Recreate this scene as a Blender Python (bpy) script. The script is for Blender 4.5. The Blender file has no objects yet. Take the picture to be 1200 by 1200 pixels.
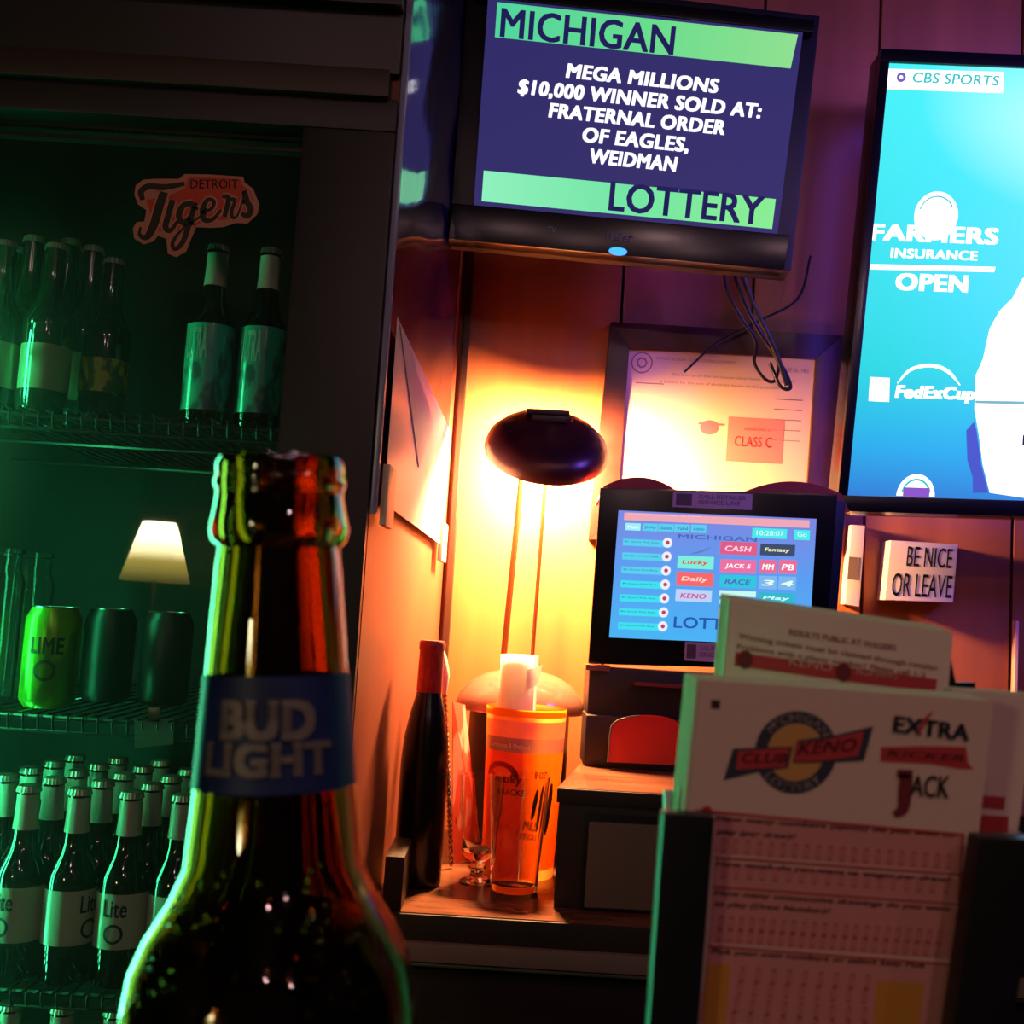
import bpy, bmesh, math, random
from mathutils import Vector, Matrix
random.seed(7)
PI = math.pi
S = bpy.context.scene
COL = S.collection

# ------------------------------------------------------------------ camera
F_PX = 1300.0
CAM = Vector((0.0, 0.0, 1.35))
ROLL, PITCH = math.radians(3.5), math.radians(5.2)
Fw = Vector((0, math.cos(PITCH), math.sin(PITCH)))
R0 = Vector((1, 0, 0)); U0 = R0.cross(Fw)
Rt = R0 * math.cos(ROLL) + U0 * math.sin(ROLL)
Up = U0 * math.cos(ROLL) - R0 * math.sin(ROLL)
cd = bpy.data.cameras.new('camera')
cam = bpy.data.objects.new('camera', cd); COL.objects.link(cam)
cam.matrix_world = Matrix.Translation(CAM) @ Matrix((Rt, Up, -Fw)).transposed().to_4x4()
cd.sensor_width = 36.0; cd.lens = 36.0 * F_PX / 1200.0
cd.clip_start = 0.01
cd.dof.use_dof = True; cd.dof.focus_distance = 1.5
cd.dof.aperture_fstop = cd.lens / 1.5      # a phone's tiny aperture, 1.5 mm across
S.camera = cam

# ------------------------------------------------------------------ world, exposure, room lights
w = bpy.data.worlds.new('world'); S.world = w; w.use_nodes = True
w.node_tree.nodes['Background'].inputs[0].default_value = (0.5, 0.4, 0.45, 1)
w.node_tree.nodes['Background'].inputs[1].default_value = 0.014
S.view_settings.view_transform = 'Standard'; S.view_settings.look = 'None'
S.view_settings.exposure = 0.0; S.view_settings.gamma = 1.0
S.view_settings.use_curve_mapping = False
S.cycles.max_bounces = 10; S.cycles.transparent_max_bounces = 16
S.cycles.sample_clamp_indirect = 4.0
S.cycles.caustics_reflective = False; S.cycles.caustics_refractive = False

def look_rot(frm, to):
    return (Vector(to) - Vector(frm)).to_track_quat('-Z', 'Y').to_euler()
def area(name, loc, to, size, power, col, sy=None):
    d = bpy.data.lights.new(name, 'AREA'); d.energy = power; d.color = col
    d.spread = math.radians(60)
    d.shape = 'RECTANGLE'; d.size = size; d.size_y = sy or size
    o = bpy.data.objects.new(name, d); COL.objects.link(o)
    o.location = loc; o.rotation_euler = look_rot(loc, to); return o
# pinkish ceiling glow above the customers and an added violet fill for the wall around the televisions
for lx, ly, lz_, e_ in ((.55, -.5, 2.62, 5.), (-.35, -.9, 2.62, 3.), (1.3, -.4, 2.62, 4.), (.1, -1.8, 2.62, 4.), (1.0, -1.9, 2.62, 4.)):
    d_ = bpy.data.lights.new('ceiling_downlight', 'POINT'); d_.energy = e_ * 1.6; d_.color = (1.0, .56, .58); d_.shadow_soft_size = .035
    o_ = bpy.data.objects.new('ceiling_downlight', d_); COL.objects.link(o_); o_.location = (lx, ly, lz_)
area('added_violet_fill', (1.7, 0.9, 2.4), (0.75, 1.95, 1.95), 0.4, 8.0, (0.18, 0.10, 1.0))

# ------------------------------------------------------------------ pixel -> place
def ray(px, py):
    return (Fw + Rt * ((px - 600) / F_PX) + Up * ((600 - py) / F_PX))
def P(px, py, Y):
    d = ray(px, py); return CAM + d * ((Y - CAM.y) / d.y)
def PZ(px, py, Z):
    d = ray(px, py); return CAM + d * ((Z - CAM.z) / d.z)
def PX(px, py, X):
    d = ray(px, py); return CAM + d * ((X - CAM.x) / d.x)

# ------------------------------------------------------------------ colours, materials
def lin(h):
    h = h.lstrip('#'); o = []
    for i in (0, 2, 4):
        c = int(h[i:i+2], 16) / 255
        o.append(c / 12.92 if c <= .04045 else ((c + .055) / 1.055) ** 2.4)
    return tuple(o)
MC = {}
def mat(name, col, rough=.5, metal=0., trans=0., ior=1.45, emit=None, es=1., spec=.5, coat=0., noise=None,
        bump=0., bscale=60., sheen=0.):
    """noise=(second colour, (sx,sy,sz) scale, detail, low, high)"""
    if name in MC: return MC[name]
    if isinstance(col, str): col = lin(col)
    m = bpy.data.materials.new(name); m.use_nodes = True
    nt = m.node_tree; b = nt.nodes['Principled BSDF']
    b.inputs['Base Color'].default_value = (*col, 1)
    b.inputs['Roughness'].default_value = rough; b.inputs['Metallic'].default_value = metal
    b.inputs['Transmission Weight'].default_value = trans; b.inputs['IOR'].default_value = ior
    b.inputs['Specular IOR Level'].default_value = spec; b.inputs['Coat Weight'].default_value = coat
    b.inputs['Coat Roughness'].default_value = .08
    if emit is not None:
        if isinstance(emit, str): emit = lin(emit)
        b.inputs['Emission Color'].default_value = (*emit, 1); b.inputs['Emission Strength'].default_value = es
    if noise or bump:
        tc = nt.nodes.new('ShaderNodeTexCoord'); mp = nt.nodes.new('ShaderNodeMapping')
        nt.links.new(tc.outputs['Object'], mp.inputs[0])
    if noise:
        c2, sc, det, lo, hi = noise
        if isinstance(c2, str): c2 = lin(c2)
        mp.inputs['Scale'].default_value = sc
        n = nt.nodes.new('ShaderNodeTexNoise'); n.inputs['Scale'].default_value = 1; n.inputs['Detail'].default_value = det
        nt.links.new(mp.outputs[0], n.inputs[0])
        r = nt.nodes.new('ShaderNodeValToRGB')
        r.color_ramp.elements[0].position = lo; r.color_ramp.elements[0].color = (*col, 1)
        r.color_ramp.elements[1].position = hi; r.color_ramp.elements[1].color = (*c2, 1)
        nt.links.new(n.outputs[0], r.inputs[0]); nt.links.new(r.outputs[0], b.inputs['Base Color'])
    if bump:
        n2 = nt.nodes.new('ShaderNodeTexNoise'); n2.inputs['Scale'].default_value = bscale; n2.inputs['Detail'].default_value = 4
        nt.links.new(tc.outputs['Object'], n2.inputs[0])
        bp = nt.nodes.new('ShaderNodeBump'); bp.inputs['Strength'].default_value = bump; bp.inputs['Distance'].default_value = .004
        nt.links.new(n2.outputs[0], bp.inputs['Height']); nt.links.new(bp.outputs[0], b.inputs['Normal'])
    MC[name] = m; return m
def emi(name, col, es=1.0):
    """something that only gives off light: pixels of a screen"""
    if name in MC: return MC[name]
    if isinstance(col, str): col = lin(col)
    m = bpy.data.materials.new(name); m.use_nodes = True
    b = m.node_tree.nodes['Principled BSDF']
    b.inputs['Base Color'].default_value = (.01, .01, .01, 1); b.inputs['Roughness'].default_value = .4
    b.inputs['Specular IOR Level'].default_value = .2
    b.inputs['Emission Color'].default_value = (*col, 1); b.inputs['Emission Strength'].default_value = es
    MC[name] = m; return m
def grad_emi(name, stops, axis, es=1.):
    """screen pixels whose picture runs from colour to colour along a generated axis"""
    m = bpy.data.materials.new(name); m.use_nodes = True; nt = m.node_tree
    b = nt.nodes['Principled BSDF']; b.inputs['Base Color'].default_value = (.01, .01, .01, 1); b.inputs['Roughness'].default_value = .4
    tc = nt.nodes.new('ShaderNodeTexCoord'); vm = nt.nodes.new('ShaderNodeVectorMath'); vm.operation = 'DOT_PRODUCT'
    vm.inputs[1].default_value = axis
    nt.links.new(tc.outputs['Generated'], vm.inputs[0])
    r = nt.nodes.new('ShaderNodeValToRGB'); e = r.color_ramp.elements
    while len(e) < len(stops): e.new(.5)
    for k, (p, c) in enumerate(stops):
        e[k].position = p; e[k].color = (*lin(c), 1)
    nt.links.new(vm.outputs['Value'], r.inputs[0]); nt.links.new(r.outputs[0], b.inputs['Emission Color'])
    b.inputs['Emission Strength'].default_value = es
    return m

M_wood = mat('wall_wood', '#a05a34', .38, noise=('#783e28', (9, 9, .8), 5, .35, .7), bump=.05, bscale=40)
M_wood2 = mat('cabinet_side_wood', '#84402c', .45, noise=('#68301f', (5, 5, 1), 4, .3, .7))
M_trimw = mat('dark_wood_trim', '#3a1a10', .4, noise=('#241009', (20, 20, 2), 4, .3, .7))
M_counter = mat('counter_laminate', '#7c4c38', .22, noise=('#54301f', (9, 40, 30), 4, .3, .7))
M_cfront = mat('counter_front', '#2c1c17', .5, noise=('#221511', (5, 5, 20), 3, .3, .7))
M_black = mat('black_metal', '#15110f', .45, noise=('#211a15', (4, 4, 4), 3, .4, .7))
M_blackgl = mat('black_gloss_plastic', '#0a090b', .22)
M_blackpl = mat('black_plastic', '#101014', .38)
M_header = mat('cooler_header', '#1c1814', .4)
M_brass = mat('brown_trim_metal', '#33261b', .45, metal=.2)
M_inner = mat('cooler_liner', '#0b0e0c', .6)
M_wire = mat('shelf_wire', '#4a4e4a', .3, metal=.8)
M_alu = mat('aluminium', '#9a958f', .3, metal=1.)
M_grey = mat('grey_plastic', '#6e5e50', .5)
M_white = mat('white_paper', '#e6ddd6', .6)
M_clearglass = mat('clear_glass', (1, 1, 1), 0.0, trans=1, ior=1.45)
M_amber = mat('amber_glass', (.34, .14, .02), 0.0, trans=1, ior=1.5)
M_beer = mat('beer', (.55, .26, .03), 0.0, trans=1, ior=1.34)
M_brown = mat('brown_bottle_glass', '#0e0a06', .08, coat=1.)
M_wallr = mat('rear_wall', '#241a16', .8)
M_ceil = mat('ceiling_paint', '#1c1614', .9)
M_floor = mat('floor_vinyl', '#1e1512', .6)

# ------------------------------------------------------------------ mesh helpers
OFF = {}     # world offset of a root, so that parts can be modelled in world coordinates
def smooth(me, ang=40):
    for p in me.polygons: p.use_smooth = True
    try: me.set_sharp_from_angle(angle=math.radians(ang))
    except Exception: pass
def obj(name, bm, m, parent=None, sm=True, local=False):
    """one mesh object; bm holds world coordinates unless local"""
    me = bpy.data.meshes.new(name)
    if isinstance(bm, bmesh.types.BMesh):
        bmesh.ops.recalc_face_normals(bm, faces=bm.faces)
        off = Vector((0, 0, 0))
        if parent is not None:
            if not local: off = OFF.get(parent.name, Vector((0, 0, 0)))
        elif not local:
            vs = [v.co for v in bm.verts]
            off = Vector(((min(v.x for v in vs) + max(v.x for v in vs)) / 2, (min(v.y for v in vs) + max(v.y for v in vs)) / 2, min(v.z for v in vs)))
        bmesh.ops.translate(bm, verts=bm.verts, vec=-off)
        bm.to_mesh(me); bm.free()
    if sm: smooth(me)
    me.materials.append(m)
    o = bpy.data.objects.new(name, me); COL.objects.link(o)
    if parent is not None:
        o.parent = parent; OFF[o.name] = off
    elif not local:
        o.location = off; OFF[o.name] = off
    return o
def tag(o, label, cat, group=None, kind=None):
    if label: o['label'] = label
    if cat: o['category'] = cat
    if group: o['group'] = group
    if kind: o['kind'] = kind
    return o
def thing(name, label, cat, loc, group=None):
    o = bpy.data.objects.new(name, None); COL.objects.link(o); o.location = loc; o.empty_display_size = .02
    OFF[o.name] = Vector(loc); tag(o, label, cat, group); return o
def lab(o, s): o['label'] = s; return o
def dup(root, loc, label=None, group=None):
    r = root.copy(); COL.objects.link(r); r.location = loc
    if label: r['label'] = label
    if group: r['group'] = group
    for ch in list(root.children):
        c = ch.copy(); COL.objects.link(c); c.parent = r
        for g in list(ch.children):
            d = g.copy(); COL.objects.link(d); d.parent = c
    return r

def new(): return bmesh.new()
def box(bm, a, b, bev=0.):
    a, b = Vector(a), Vector(b)
    r = bmesh.ops.create_cube(bm, size=1, matrix=Matrix.Translation((a + b) / 2) @ Matrix.Diagonal((*[max(abs(x), 1e-5) for x in (b - a)], 1)))
    if bev:
        es = set(e for v in r['verts'] for e in v.link_edges)
        bmesh.ops.bevel(bm, geom=list(es), offset=bev, segments=2, affect='EDGES', profile=.7)
    return bm
def hexa(bm, front, back, bev=0.):
    """front, back: four corners each, same order"""
    f = [bm.verts.new(p) for p in front]; k = [bm.verts.new(p) for p in back]
    fs = [bm.faces.new(f), bm.faces.new(k[::-1])]
    n = len(f)
    for i in range(n):
        j = (i + 1) % n; fs.append(bm.faces.new((f[j], f[i], k[i], k[j])))
    if bev:
        es = set(e for q in fs for e in q.edges)
        bmesh.ops.bevel(bm, geom=list(es), offset=bev, segments=2, affect='EDGES', profile=.7)
    return bm
def lathe(bm, prof, seg=32, c=(0, 0, 0), a0=0., a1=2 * PI):
    full = abs(a1 - a0 - 2 * PI) < 1e-6
    n = seg if full else seg + 1
    rings = []
    for r, z in prof:
        if r < 1e-7: rings.append([bm.verts.new((c[0], c[1], c[2] + z))]); continue
        rings.append([bm.verts.new((c[0] + r * math.cos(a0 + (a1 - a0) * i / seg), c[1] + r * math.sin(a0 + (a1 - a0) * i / seg), c[2] + z)) for i in range(n)])
    for A, B in zip(rings, rings[1:]):
        for i in range(seg):
            j = (i + 1) % n if full else i + 1
            if len(A) == 1 and len(B) == 1: continue
            if len(A) == 1: bm.faces.new((A[0], B[i], B[j]))
            elif len(B) == 1: bm.faces.new((A[i], A[j], B[0]))
            else: bm.faces.new((A[i], A[j], B[j], B[i]))
    return bm
def tube(bm, pts, r, seg=8, caps=True):
    pts = [Vector(p) for p in pts]; rings = []; n = len(pts)
    rr = r if isinstance(r, (list, tuple)) else [r] * n
    t = (pts[1] - pts[0]).normalized()
    u = t.orthogonal().normalized()
    for i, p in enumerate(pts):
        if i == 0: d = pts[1] - pts[0]
        elif i == n - 1: d = pts[-1] - pts[-2]
        else: d = pts[i + 1] - pts[i - 1]
        d.normalize(); u = (u - d * u.dot(d)).normalized(); v = d.cross(u)
        rings.append([bm.verts.new(p + (u * math.cos(2 * PI * k / seg) + v * math.sin(2 * PI * k / seg)) * rr[i]) for k in range(seg)])
    for A, B in zip(rings, rings[1:]):
        for k in range(seg):
            bm.faces.new((A[k], A[(k + 1) % seg], B[(k + 1) % seg], B[k]))
    if caps: bm.faces.new(rings[0][::-1]); bm.faces.new(rings[-1])
    return bm
def spline(pts, n=8):
    pts = [Vector(p) for p in pts]; out = []
    q = [pts[0] * 2 - pts[1]] + pts + [pts[-1] * 2 - pts[-2]]
    for i in range(1, len(q) - 2):
        for k in range(n):
            t = k / n; a, b, c, d = q[i-1], q[i], q[i+1], q[i+2]
            out.append(.5 * ((2 * b) + (c - a) * t + (2 * a - 5 * b + 4 * c - d) * t * t + (3 * b - a - 3 * c + d) * t ** 3))
    out.append(pts[-1]); return out

class Quad:
    """a flat board's face given by four corners; at(u, v, d): across, down, out of the face"""
    def __init__(s, tl, tr, br, bl):
        s.c = [Vector(x) for x in (tl, tr, br, bl)]
        n = (s.c[1] - s.c[0]).cross(s.c[3] - s.c[0]).normalized()
        if n.dot(CAM - s.c[0]) < 0: n = -n
        s.n = n
    def at(s, u, v, d=0.):
        a, b, c, e = s.c
        return a * (1-u) * (1-v) + b * u * (1-v) + c * u * v + e * (1-u) * v + s.n * d
    def plate(s, bm, u0, v0, u1, v1, d0, d1, bev=0., skew=0.):
        cs = ((u0, v0), (u1, v0), (u1, v1), (u0, v1))
        return hexa(bm, [s.at(u, v, d1) for u, v in cs], [s.at(u, v, d0) for u, v in cs], bev)
    def poly(s, bm, pts, d0, d1):
        return hexa(bm, [s.at(u, v, d1) for u, v in pts], [s.at(u, v, d0) for u, v in pts])
    def uv_of(s, p, Y=None):
        """inverse for a point near the face (Newton)"""
        u = v = .5
        for _ in range(12):
            e = p - s.at(u, v); du = (s.at(u + 1e-4, v) - s.at(u, v)) / 1e-4; dv = (s.at(u, v + 1e-4) - s.at(u, v)) / 1e-4
            a, b, c = du.dot(du), du.dot(dv), dv.dot(dv); x, y = du.dot(e), dv.dot(e); det = a * c - b * b
            u += (c * x - b * y) / det; v += (a * y - b * x) / det
        return u, v
def qY(c, Y):
    """corner pixels on the vertical plane Y (or one Y per corner)"""
    ys = Y if isinstance(Y, (list, tuple)) else [Y] * 4
    return Quad(*[P(x, y, yy) for (x, y), yy in zip(c, ys)])

TXT = {}
def text_raw(s, bold=0., shear=0.):
    k = (s, bold, shear)
    if k not in TXT:
        c = bpy.data.curves.new('t', 'FONT'); c.body = s; c.shear = shear; c.resolution_u = 3
        c.align_x = 'CENTER'; c.space_character = 1.0 + bold * 1.5
        o = bpy.data.objects.new('t', c)
        me = bpy.data.meshes.new_from_object(o)
        v0 = [(v.co.x, v.co.y) for v in me.vertices]; f0 = [tuple(p.vertices) for p in me.polygons]; vs, fs = [], []
        sh = ((0, 0),) if bold <= .001 else ((-bold, 0), (bold, 0)) if bold < .015 else ((-bold, -.6 * bold), (bold, -.6 * bold), (-bold, .6 * bold), (bold, .6 * bold), (0, 0))
        for dx, dy in sh:      # heavier strokes: the same letters laid over themselves a hair apart
            k0 = len(vs); vs += [(x + dx, y + dy) for x, y in v0]; fs += [tuple(i + k0 for i in f) for f in f0]
        bpy.data.objects.remove(o); bpy.data.curves.remove(c); bpy.data.meshes.remove(me)
        x0 = min(v[0] for v in vs); x1 = max(v[0] for v in vs); y0 = min(v[1] for v in vs); y1 = max(v[1] for v in vs)
        TXT[k] = ([((x - x0) / (x1 - x0), (y - y0) / (y1 - y0)) for x, y in vs], fs)
    return TXT[k]
def text(bm, q, s, u0, v0, u1, v1, d=.0006, bold=.02, shear=0., warp=None):
    """lettering laid on a face inside the box u0..u1, v0..v1 (v down)"""
    vs, fs = text_raw(s, bold, shear)
    out = []
    for x, y in vs:
        u = u0 + (u1 - u0) * x; v = v1 + (v0 - v1) * y
        if warp: u, v = warp(x, y, u, v)
        out.append(bm.verts.new(q.at(u, v, d)))
    for f in fs:
        try: bm.faces.new([out[i] for i in f])
        except ValueError: pass
    return bm
def tobj(name, bm, m, parent): return obj(name, bm, m, parent, sm=False)
def disc(bm, q, cu, cv, ru, rv, d0, d1, r0=0., a0=0., a1=2 * PI, n=32):
    """disc or ring sector as a thin plate on a face"""
    full = abs(a1 - a0 - 2 * PI) < 1e-6
    if r0 <= 0:
        pts = [(cu + ru * math.cos(a0 + (a1-a0) * i / n), cv - rv * math.sin(a0 + (a1-a0) * i / n)) for i in range(n if full else n + 1)]
        return q.poly(bm, pts, d0, d1)
    A = []
    for i in range(n + 1):
        a = a0 + (a1 - a0) * i / n; c, s_ = math.cos(a), math.sin(a)
        A.append([bm.verts.new(q.at(cu + ru * k * c, cv - rv * k * s_, d)) for k, d in ((r0, d1), (1, d1), (1, d0), (r0, d0))])
    for a, b in zip(A, A[1:]):
        for k in range(4): bm.faces.new((a[k], b[k], b[(k+1) % 4], a[(k+1) % 4]))
    return bm
def stroke(bm, q, pts, wid, d, n=6):
    """a brush stroke of varying width on a face; pts in (u, v), wid per point in metres"""
    P3 = spline([q.at(u, v, d) for u, v in pts], n)
    W = spline([(w_, 0, 0) for w_ in wid], n)
    prev = None
    for i, p in enumerate(P3):
        t = (P3[min(i+1, len(P3)-1)] - P3[max(i-1, 0)]).normalized(); s_ = t.cross(q.n).normalized() * W[i].x * .5
        cur = (bm.verts.new(p + s_), bm.verts.new(p - s_))
        if prev: bm.faces.new((prev[0], prev[1], cur[1], cur[0]))
        prev = cur
    return bm

# ------------------------------------------------------------------ the room
YW = 1.95
def struct(name, bm, m, parent=None):
    o = obj(name, bm, m, parent, sm=False)
    if parent is None: o['kind'] = 'structure'
    return o
wb = struct('wall_back', box(new(), (-2.2, YW + .012, 0), (2.2, YW + .1, 2.7)), M_trimw)
seams = [-2.2, -1.6, -1.0, -.45, P(716, 600, YW).x, P(872, 600, YW).x, P(1012, 640, YW).x, P(1184, 760, YW).x, 1.15, 1.45, 1.8, 2.2]
for a, b in zip(seams, seams[1:]):
    o = struct('panel', box(new(), (a + .0025, YW, .0), (b - .0025, YW + .014, 2.7), .0015), M_wood, wb)
struct('floor', box(new(), (-2.2, -2.6, -.05), (2.2, YW + .1, 0)), M_floor)
struct('ceiling', box(new(), (-2.2, -2.6, 2.7), (2.2, YW + .1, 2.75)), M_ceil)
struct('wall_left', box(new(), (-2.3, -2.6, 0), (-2.2, YW + .1, 2.7)), M_wallr)
struct('wall_right', box(new(), (2.2, -2.6, 0), (2.3, YW + .1, 2.7)), M_wallr)
struct('wall_front', box(new(), (-2.3, -2.7, 0), (2.3, -2.6, 2.7)), M_wallr)
xt = P(1188, 760, YW)
struct('trim_1', box(new(), (xt.x - .003, YW - .012, .9), (xt.x + .003, YW + .002, P(1192, 728, YW).z), .001), mat('pale_trim', '#c9988a', .4))

# ------------------------------------------------------------------ the drinks cooler
YG = 1.30         # glass
YF = 1.26         # cabinet front
xc = P(447, 375, YF).x
ZT = 2.45; XL = -1.75
cooler = thing('drinks_cooler', 'tall black glass-fronted drinks cooler full of beer bottles beside the lamp corner', 'cooler', (XL / 2, 1.55, 0))
side_q = None
xw = P(527, 560, YW).x
def SX(Y): return xc + (xw - xc) * (Y - YF) / (YW - YF)
obj('side_panel', hexa(new(), [(xc - .03, YF + .012, 0), (SX(YF + .012), YF + .012, 0), (SX(YW - .002), YW - .002, 0), (xw - .03, YW - .002, 0)],
    [(xc - .03, YF + .012, ZT), (SX(YF + .012), YF + .012, ZT), (SX(YW - .002), YW - .002, ZT), (xw - .03, YW - .002, ZT)]), M_wood2, cooler)
zt = P(170, 153, YG).z          # top edge of the glass
xs = P(343, 400, YG).x          # right edge of the glass
XML = -.80                      # mullion at the left, outside the view
zb = .32
bm = new(); box(bm, (xs, YF, zb), (xc, YG + .03, zt), .004)
lab(obj('door_stile', bm, M_black, cooler), 'wide black door stile at the hinge side')
bm = new(); box(bm, (XML - .08, YF, zb), (XML, YG + .03, zt), .004); obj('door_stile', bm, M_black, cooler)
bm = new(); box(bm, (XL, YF, zt), (xc, YG + .03, P(200, 100, YF).z), .003); obj('door_rail', bm, M_black, cooler)
z1, z2 = P(120, 98, YF).z, P(120, 66, YF).z
bm = new(); box(bm, (XL, YF - .012, z1), (xc - .01, YF + .05, z2), .003); lab(obj('header_trim', bm, M_brass, cooler), 'brown metal strip above the glass door')
bm = new(); box(bm, (XL, YF, z2), (xc, YF + .05, ZT), .003)
obj('header', bm, M_header, cooler)
bm = new(); box(bm, (XL, YF - .02, z2 + .075), (xc, YF, z2 + .09), .002); obj('header_ridge', bm, M_black, cooler)
bm = new(); box(bm, (XL, YF, 0), (xc, YG + .03, zb), .004); obj('kick_panel', bm, M_black, cooler)
bm = new(); box(bm, (XML, YG - .006, zt - .004), (xs, YG + .001, zt + .0015)); lab(obj('glass_gasket', bm, M_wire, cooler), 'thin grey edge along the top of the glass')
bm = new(); box(bm, (XML, YG - .002, zt - .016), (xs, YG + .012, zt - .012)); obj('glass_gasket', bm, M_black, cooler)
bm = new()
box(bm, (XL, YW - .05, 0), (xc - .03, YW - .02, ZT)); obj('liner_back', bm, M_inner, cooler)
bm = new(); box(bm, (XL, YG + .03, ZT - .03), (xc - .03, YW - .05, ZT)); obj('liner_top', bm, M_inner, cooler)
bm = new(); box(bm, (XL, YG + .03, .0), (XL + .03, YW - .05, ZT - .03)); obj('liner_side', bm, M_inner, cooler)
bm = new(); box(bm, (XL + .03, YG + .03, .0), (xc - .03, YW - .05, .35)); obj('liner_floor', bm, M_inner, cooler)
# the pane: glass that mirrors the room a little and carries a film of dust
m = bpy.data.materials.new('dusty_pane'); m.use_nodes = True; nt = m.node_tree; nt.nodes.remove(nt.nodes['Principled BSDF'])
tr = nt.nodes.new('ShaderNodeBsdfTransparent'); tr.inputs[0].default_value = (.93, .96, .94, 1)
gl = nt.nodes.new('ShaderNodeBsdfGlossy'); gl.inputs['Roughness'].default_value = .015
df = nt.nodes.new('ShaderNodeBsdfDiffuse'); df.inputs[0].default_value = (.8, .8, .8, 1)
fr = nt.nodes.new('ShaderNodeFresnel'); fr.inputs[0].default_value = 1.6
mx = nt.nodes.new('ShaderNodeMixShader'); m2 = nt.nodes.new('ShaderNodeMixShader')
nt.links.new(fr.outputs[0], mx.inputs[0]); nt.links.new(tr.outputs[0], mx.inputs[1]); nt.links.new(gl.outputs[0], mx.inputs[2])
tc = nt.nodes.new('ShaderNodeTexCoord'); no = nt.nodes.new('ShaderNodeTexNoise'); no.inputs['Scale'].default_value = 3.5; no.inputs['Detail'].default_value = 5
nt.links.new(tc.outputs['Object'], no.inputs[0])
mr = nt.nodes.new('ShaderNodeMapRange'); mr.inputs[1].default_value = .3; mr.inputs[2].default_value = .75; mr.inputs[3].default_value = .026; mr.inputs[4].default_value = .085
nt.links.new(no.outputs[0], mr.inputs[0]); nt.links.new(mr.outputs[0], m2.inputs[0])
tl_ = nt.nodes.new('ShaderNodeBsdfTranslucent'); tl_.inputs[0].default_value = (.8, .8, .8, 1); ad = nt.nodes.new('ShaderNodeMixShader'); ad.inputs[0].default_value = .85
nt.links.new(df.outputs[0], ad.inputs[1]); nt.links.new(tl_.outputs[0], ad.inputs[2])
nt.links.new(mx.outputs[0], m2.inputs[1]); nt.links.new(ad.outputs[0], m2.inputs[2])
nt.links.new(m2.outputs[0], nt.nodes['Material Output'].inputs[0])
bm = new(); vs = [bm.verts.new(p) for p in ((XML, YG, zb), (xs, YG, zb), (xs, YG, zt), (XML, YG, zt))]; bm.faces.new(vs)
pane = obj('door_glass', bm, m, cooler, sm=False)

# shelves with their row of wires bent over the front rail
zsh = [P(100, 487, 1.36).z, P(100, 836, 1.36).z, P(80, 1154, 1.36).z]
wire_me = None
for k, z in enumerate(zsh):
    bm = new()
    tube(bm, [(XML - .05, 1.345, z - .006), (xc - .035, 1.345, z - .006)], .003, 6)
    tube(bm, [(XML - .05, 1.345, z - .022), (xc - .035, 1.345, z - .022)], .002, 6)
    tube(bm, [(XML - .05, 1.60, z - .006), (xc - .035, 1.60, z - .006)], .003, 6)
    tube(bm, [(XML - .05, 1.86, z - .006), (xc - .035, 1.86, z - .006)], .003, 6)
    sh = obj('wire_shelf', bm, M_wire, cooler)
    x = xc - .045
    while x > -.70:
        if wire_me is None:
            bm = new(); tube(bm, spline([(0, 0, -.020), (0, -.004, -.012), (0, -.004, -.003), (0, .002, 0), (0, .02, 0), (0, .51, 0)], 2), .0015, 5)
            o = obj('shelf_wire', bm, M_wire, sh, local=True); wire_me = o.data
        else:
            o = bpy.data.objects.new('shelf_wire', wire_me); COL.objects.link(o); o.parent = sh
        o.location = Vector((x, 1.343, z)) - OFF[cooler.name]
        x -= .0178
# (sub-parts hang from the shelf, which has its origin at the cooler's base)

# ------------------------------------------------------------------ bottles in the cooler
LH = .222
def bottle_profile(s=1.0):
    return [(0, 0), (.028, 0), (.0303, .003), (.0303, .114), (.029, .124), (.024, .136), (.018, .148), (.0150, .160), (.0136, .185), (.0128, .215), (.0128, .219)]
M_lab = mat('pale_label', '#c0c8b8', .22, coat=1.); M_foil = mat('neck_foil', '#b9c4b8', .35, noise=('#d9b8ae', (220, 220, 4), 2, .5, .62))
M_cap = mat('bottle_cap', '#b9b6a8', .3, metal=.7)
M_ink = mat('dark_label_ink', '#14222e', .5)
def cyl_text(bm, s, r, z0, z1, arc, a_c=-PI / 2, bold=.03, lift=.0005, shear=0.):
    vs, fs = text_raw(s, bold, shear)
    out = [bm.verts.new(((r + lift) * math.cos(a_c + (x - .5) * arc), (r + lift) * math.sin(a_c + (x - .5) * arc), z0 + (z1 - z0) * y)) for x, y in vs]
    for f in fs:
        try: bm.faces.new([out[i] for i in f])
        except ValueError: pass
def crown_cap(bm, r, z, h):
    n = 21
    lathe(bm, [(0, z + h), (r * .8, z + h), (r * .95, z + h - .001)], n * 2)
    ra = [bm.verts.new((r * .95 * math.cos(PI * i / n), r * .95 * math.sin(PI * i / n), z + h - .001)) for i in range(2 * n)]
    rb = [bm.verts.new((r * (1.12 if i % 2 else 1.0) * math.cos(PI * i / n), r * (1.12 if i % 2 else 1.0) * math.sin(PI * i / n), z)) for i in range(2 * n)]
    for i in range(2 * n): bm.faces.new((ra[i], ra[(i+1) % (2*n)], rb[(i+1) % (2*n)], rb[i]))
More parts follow.
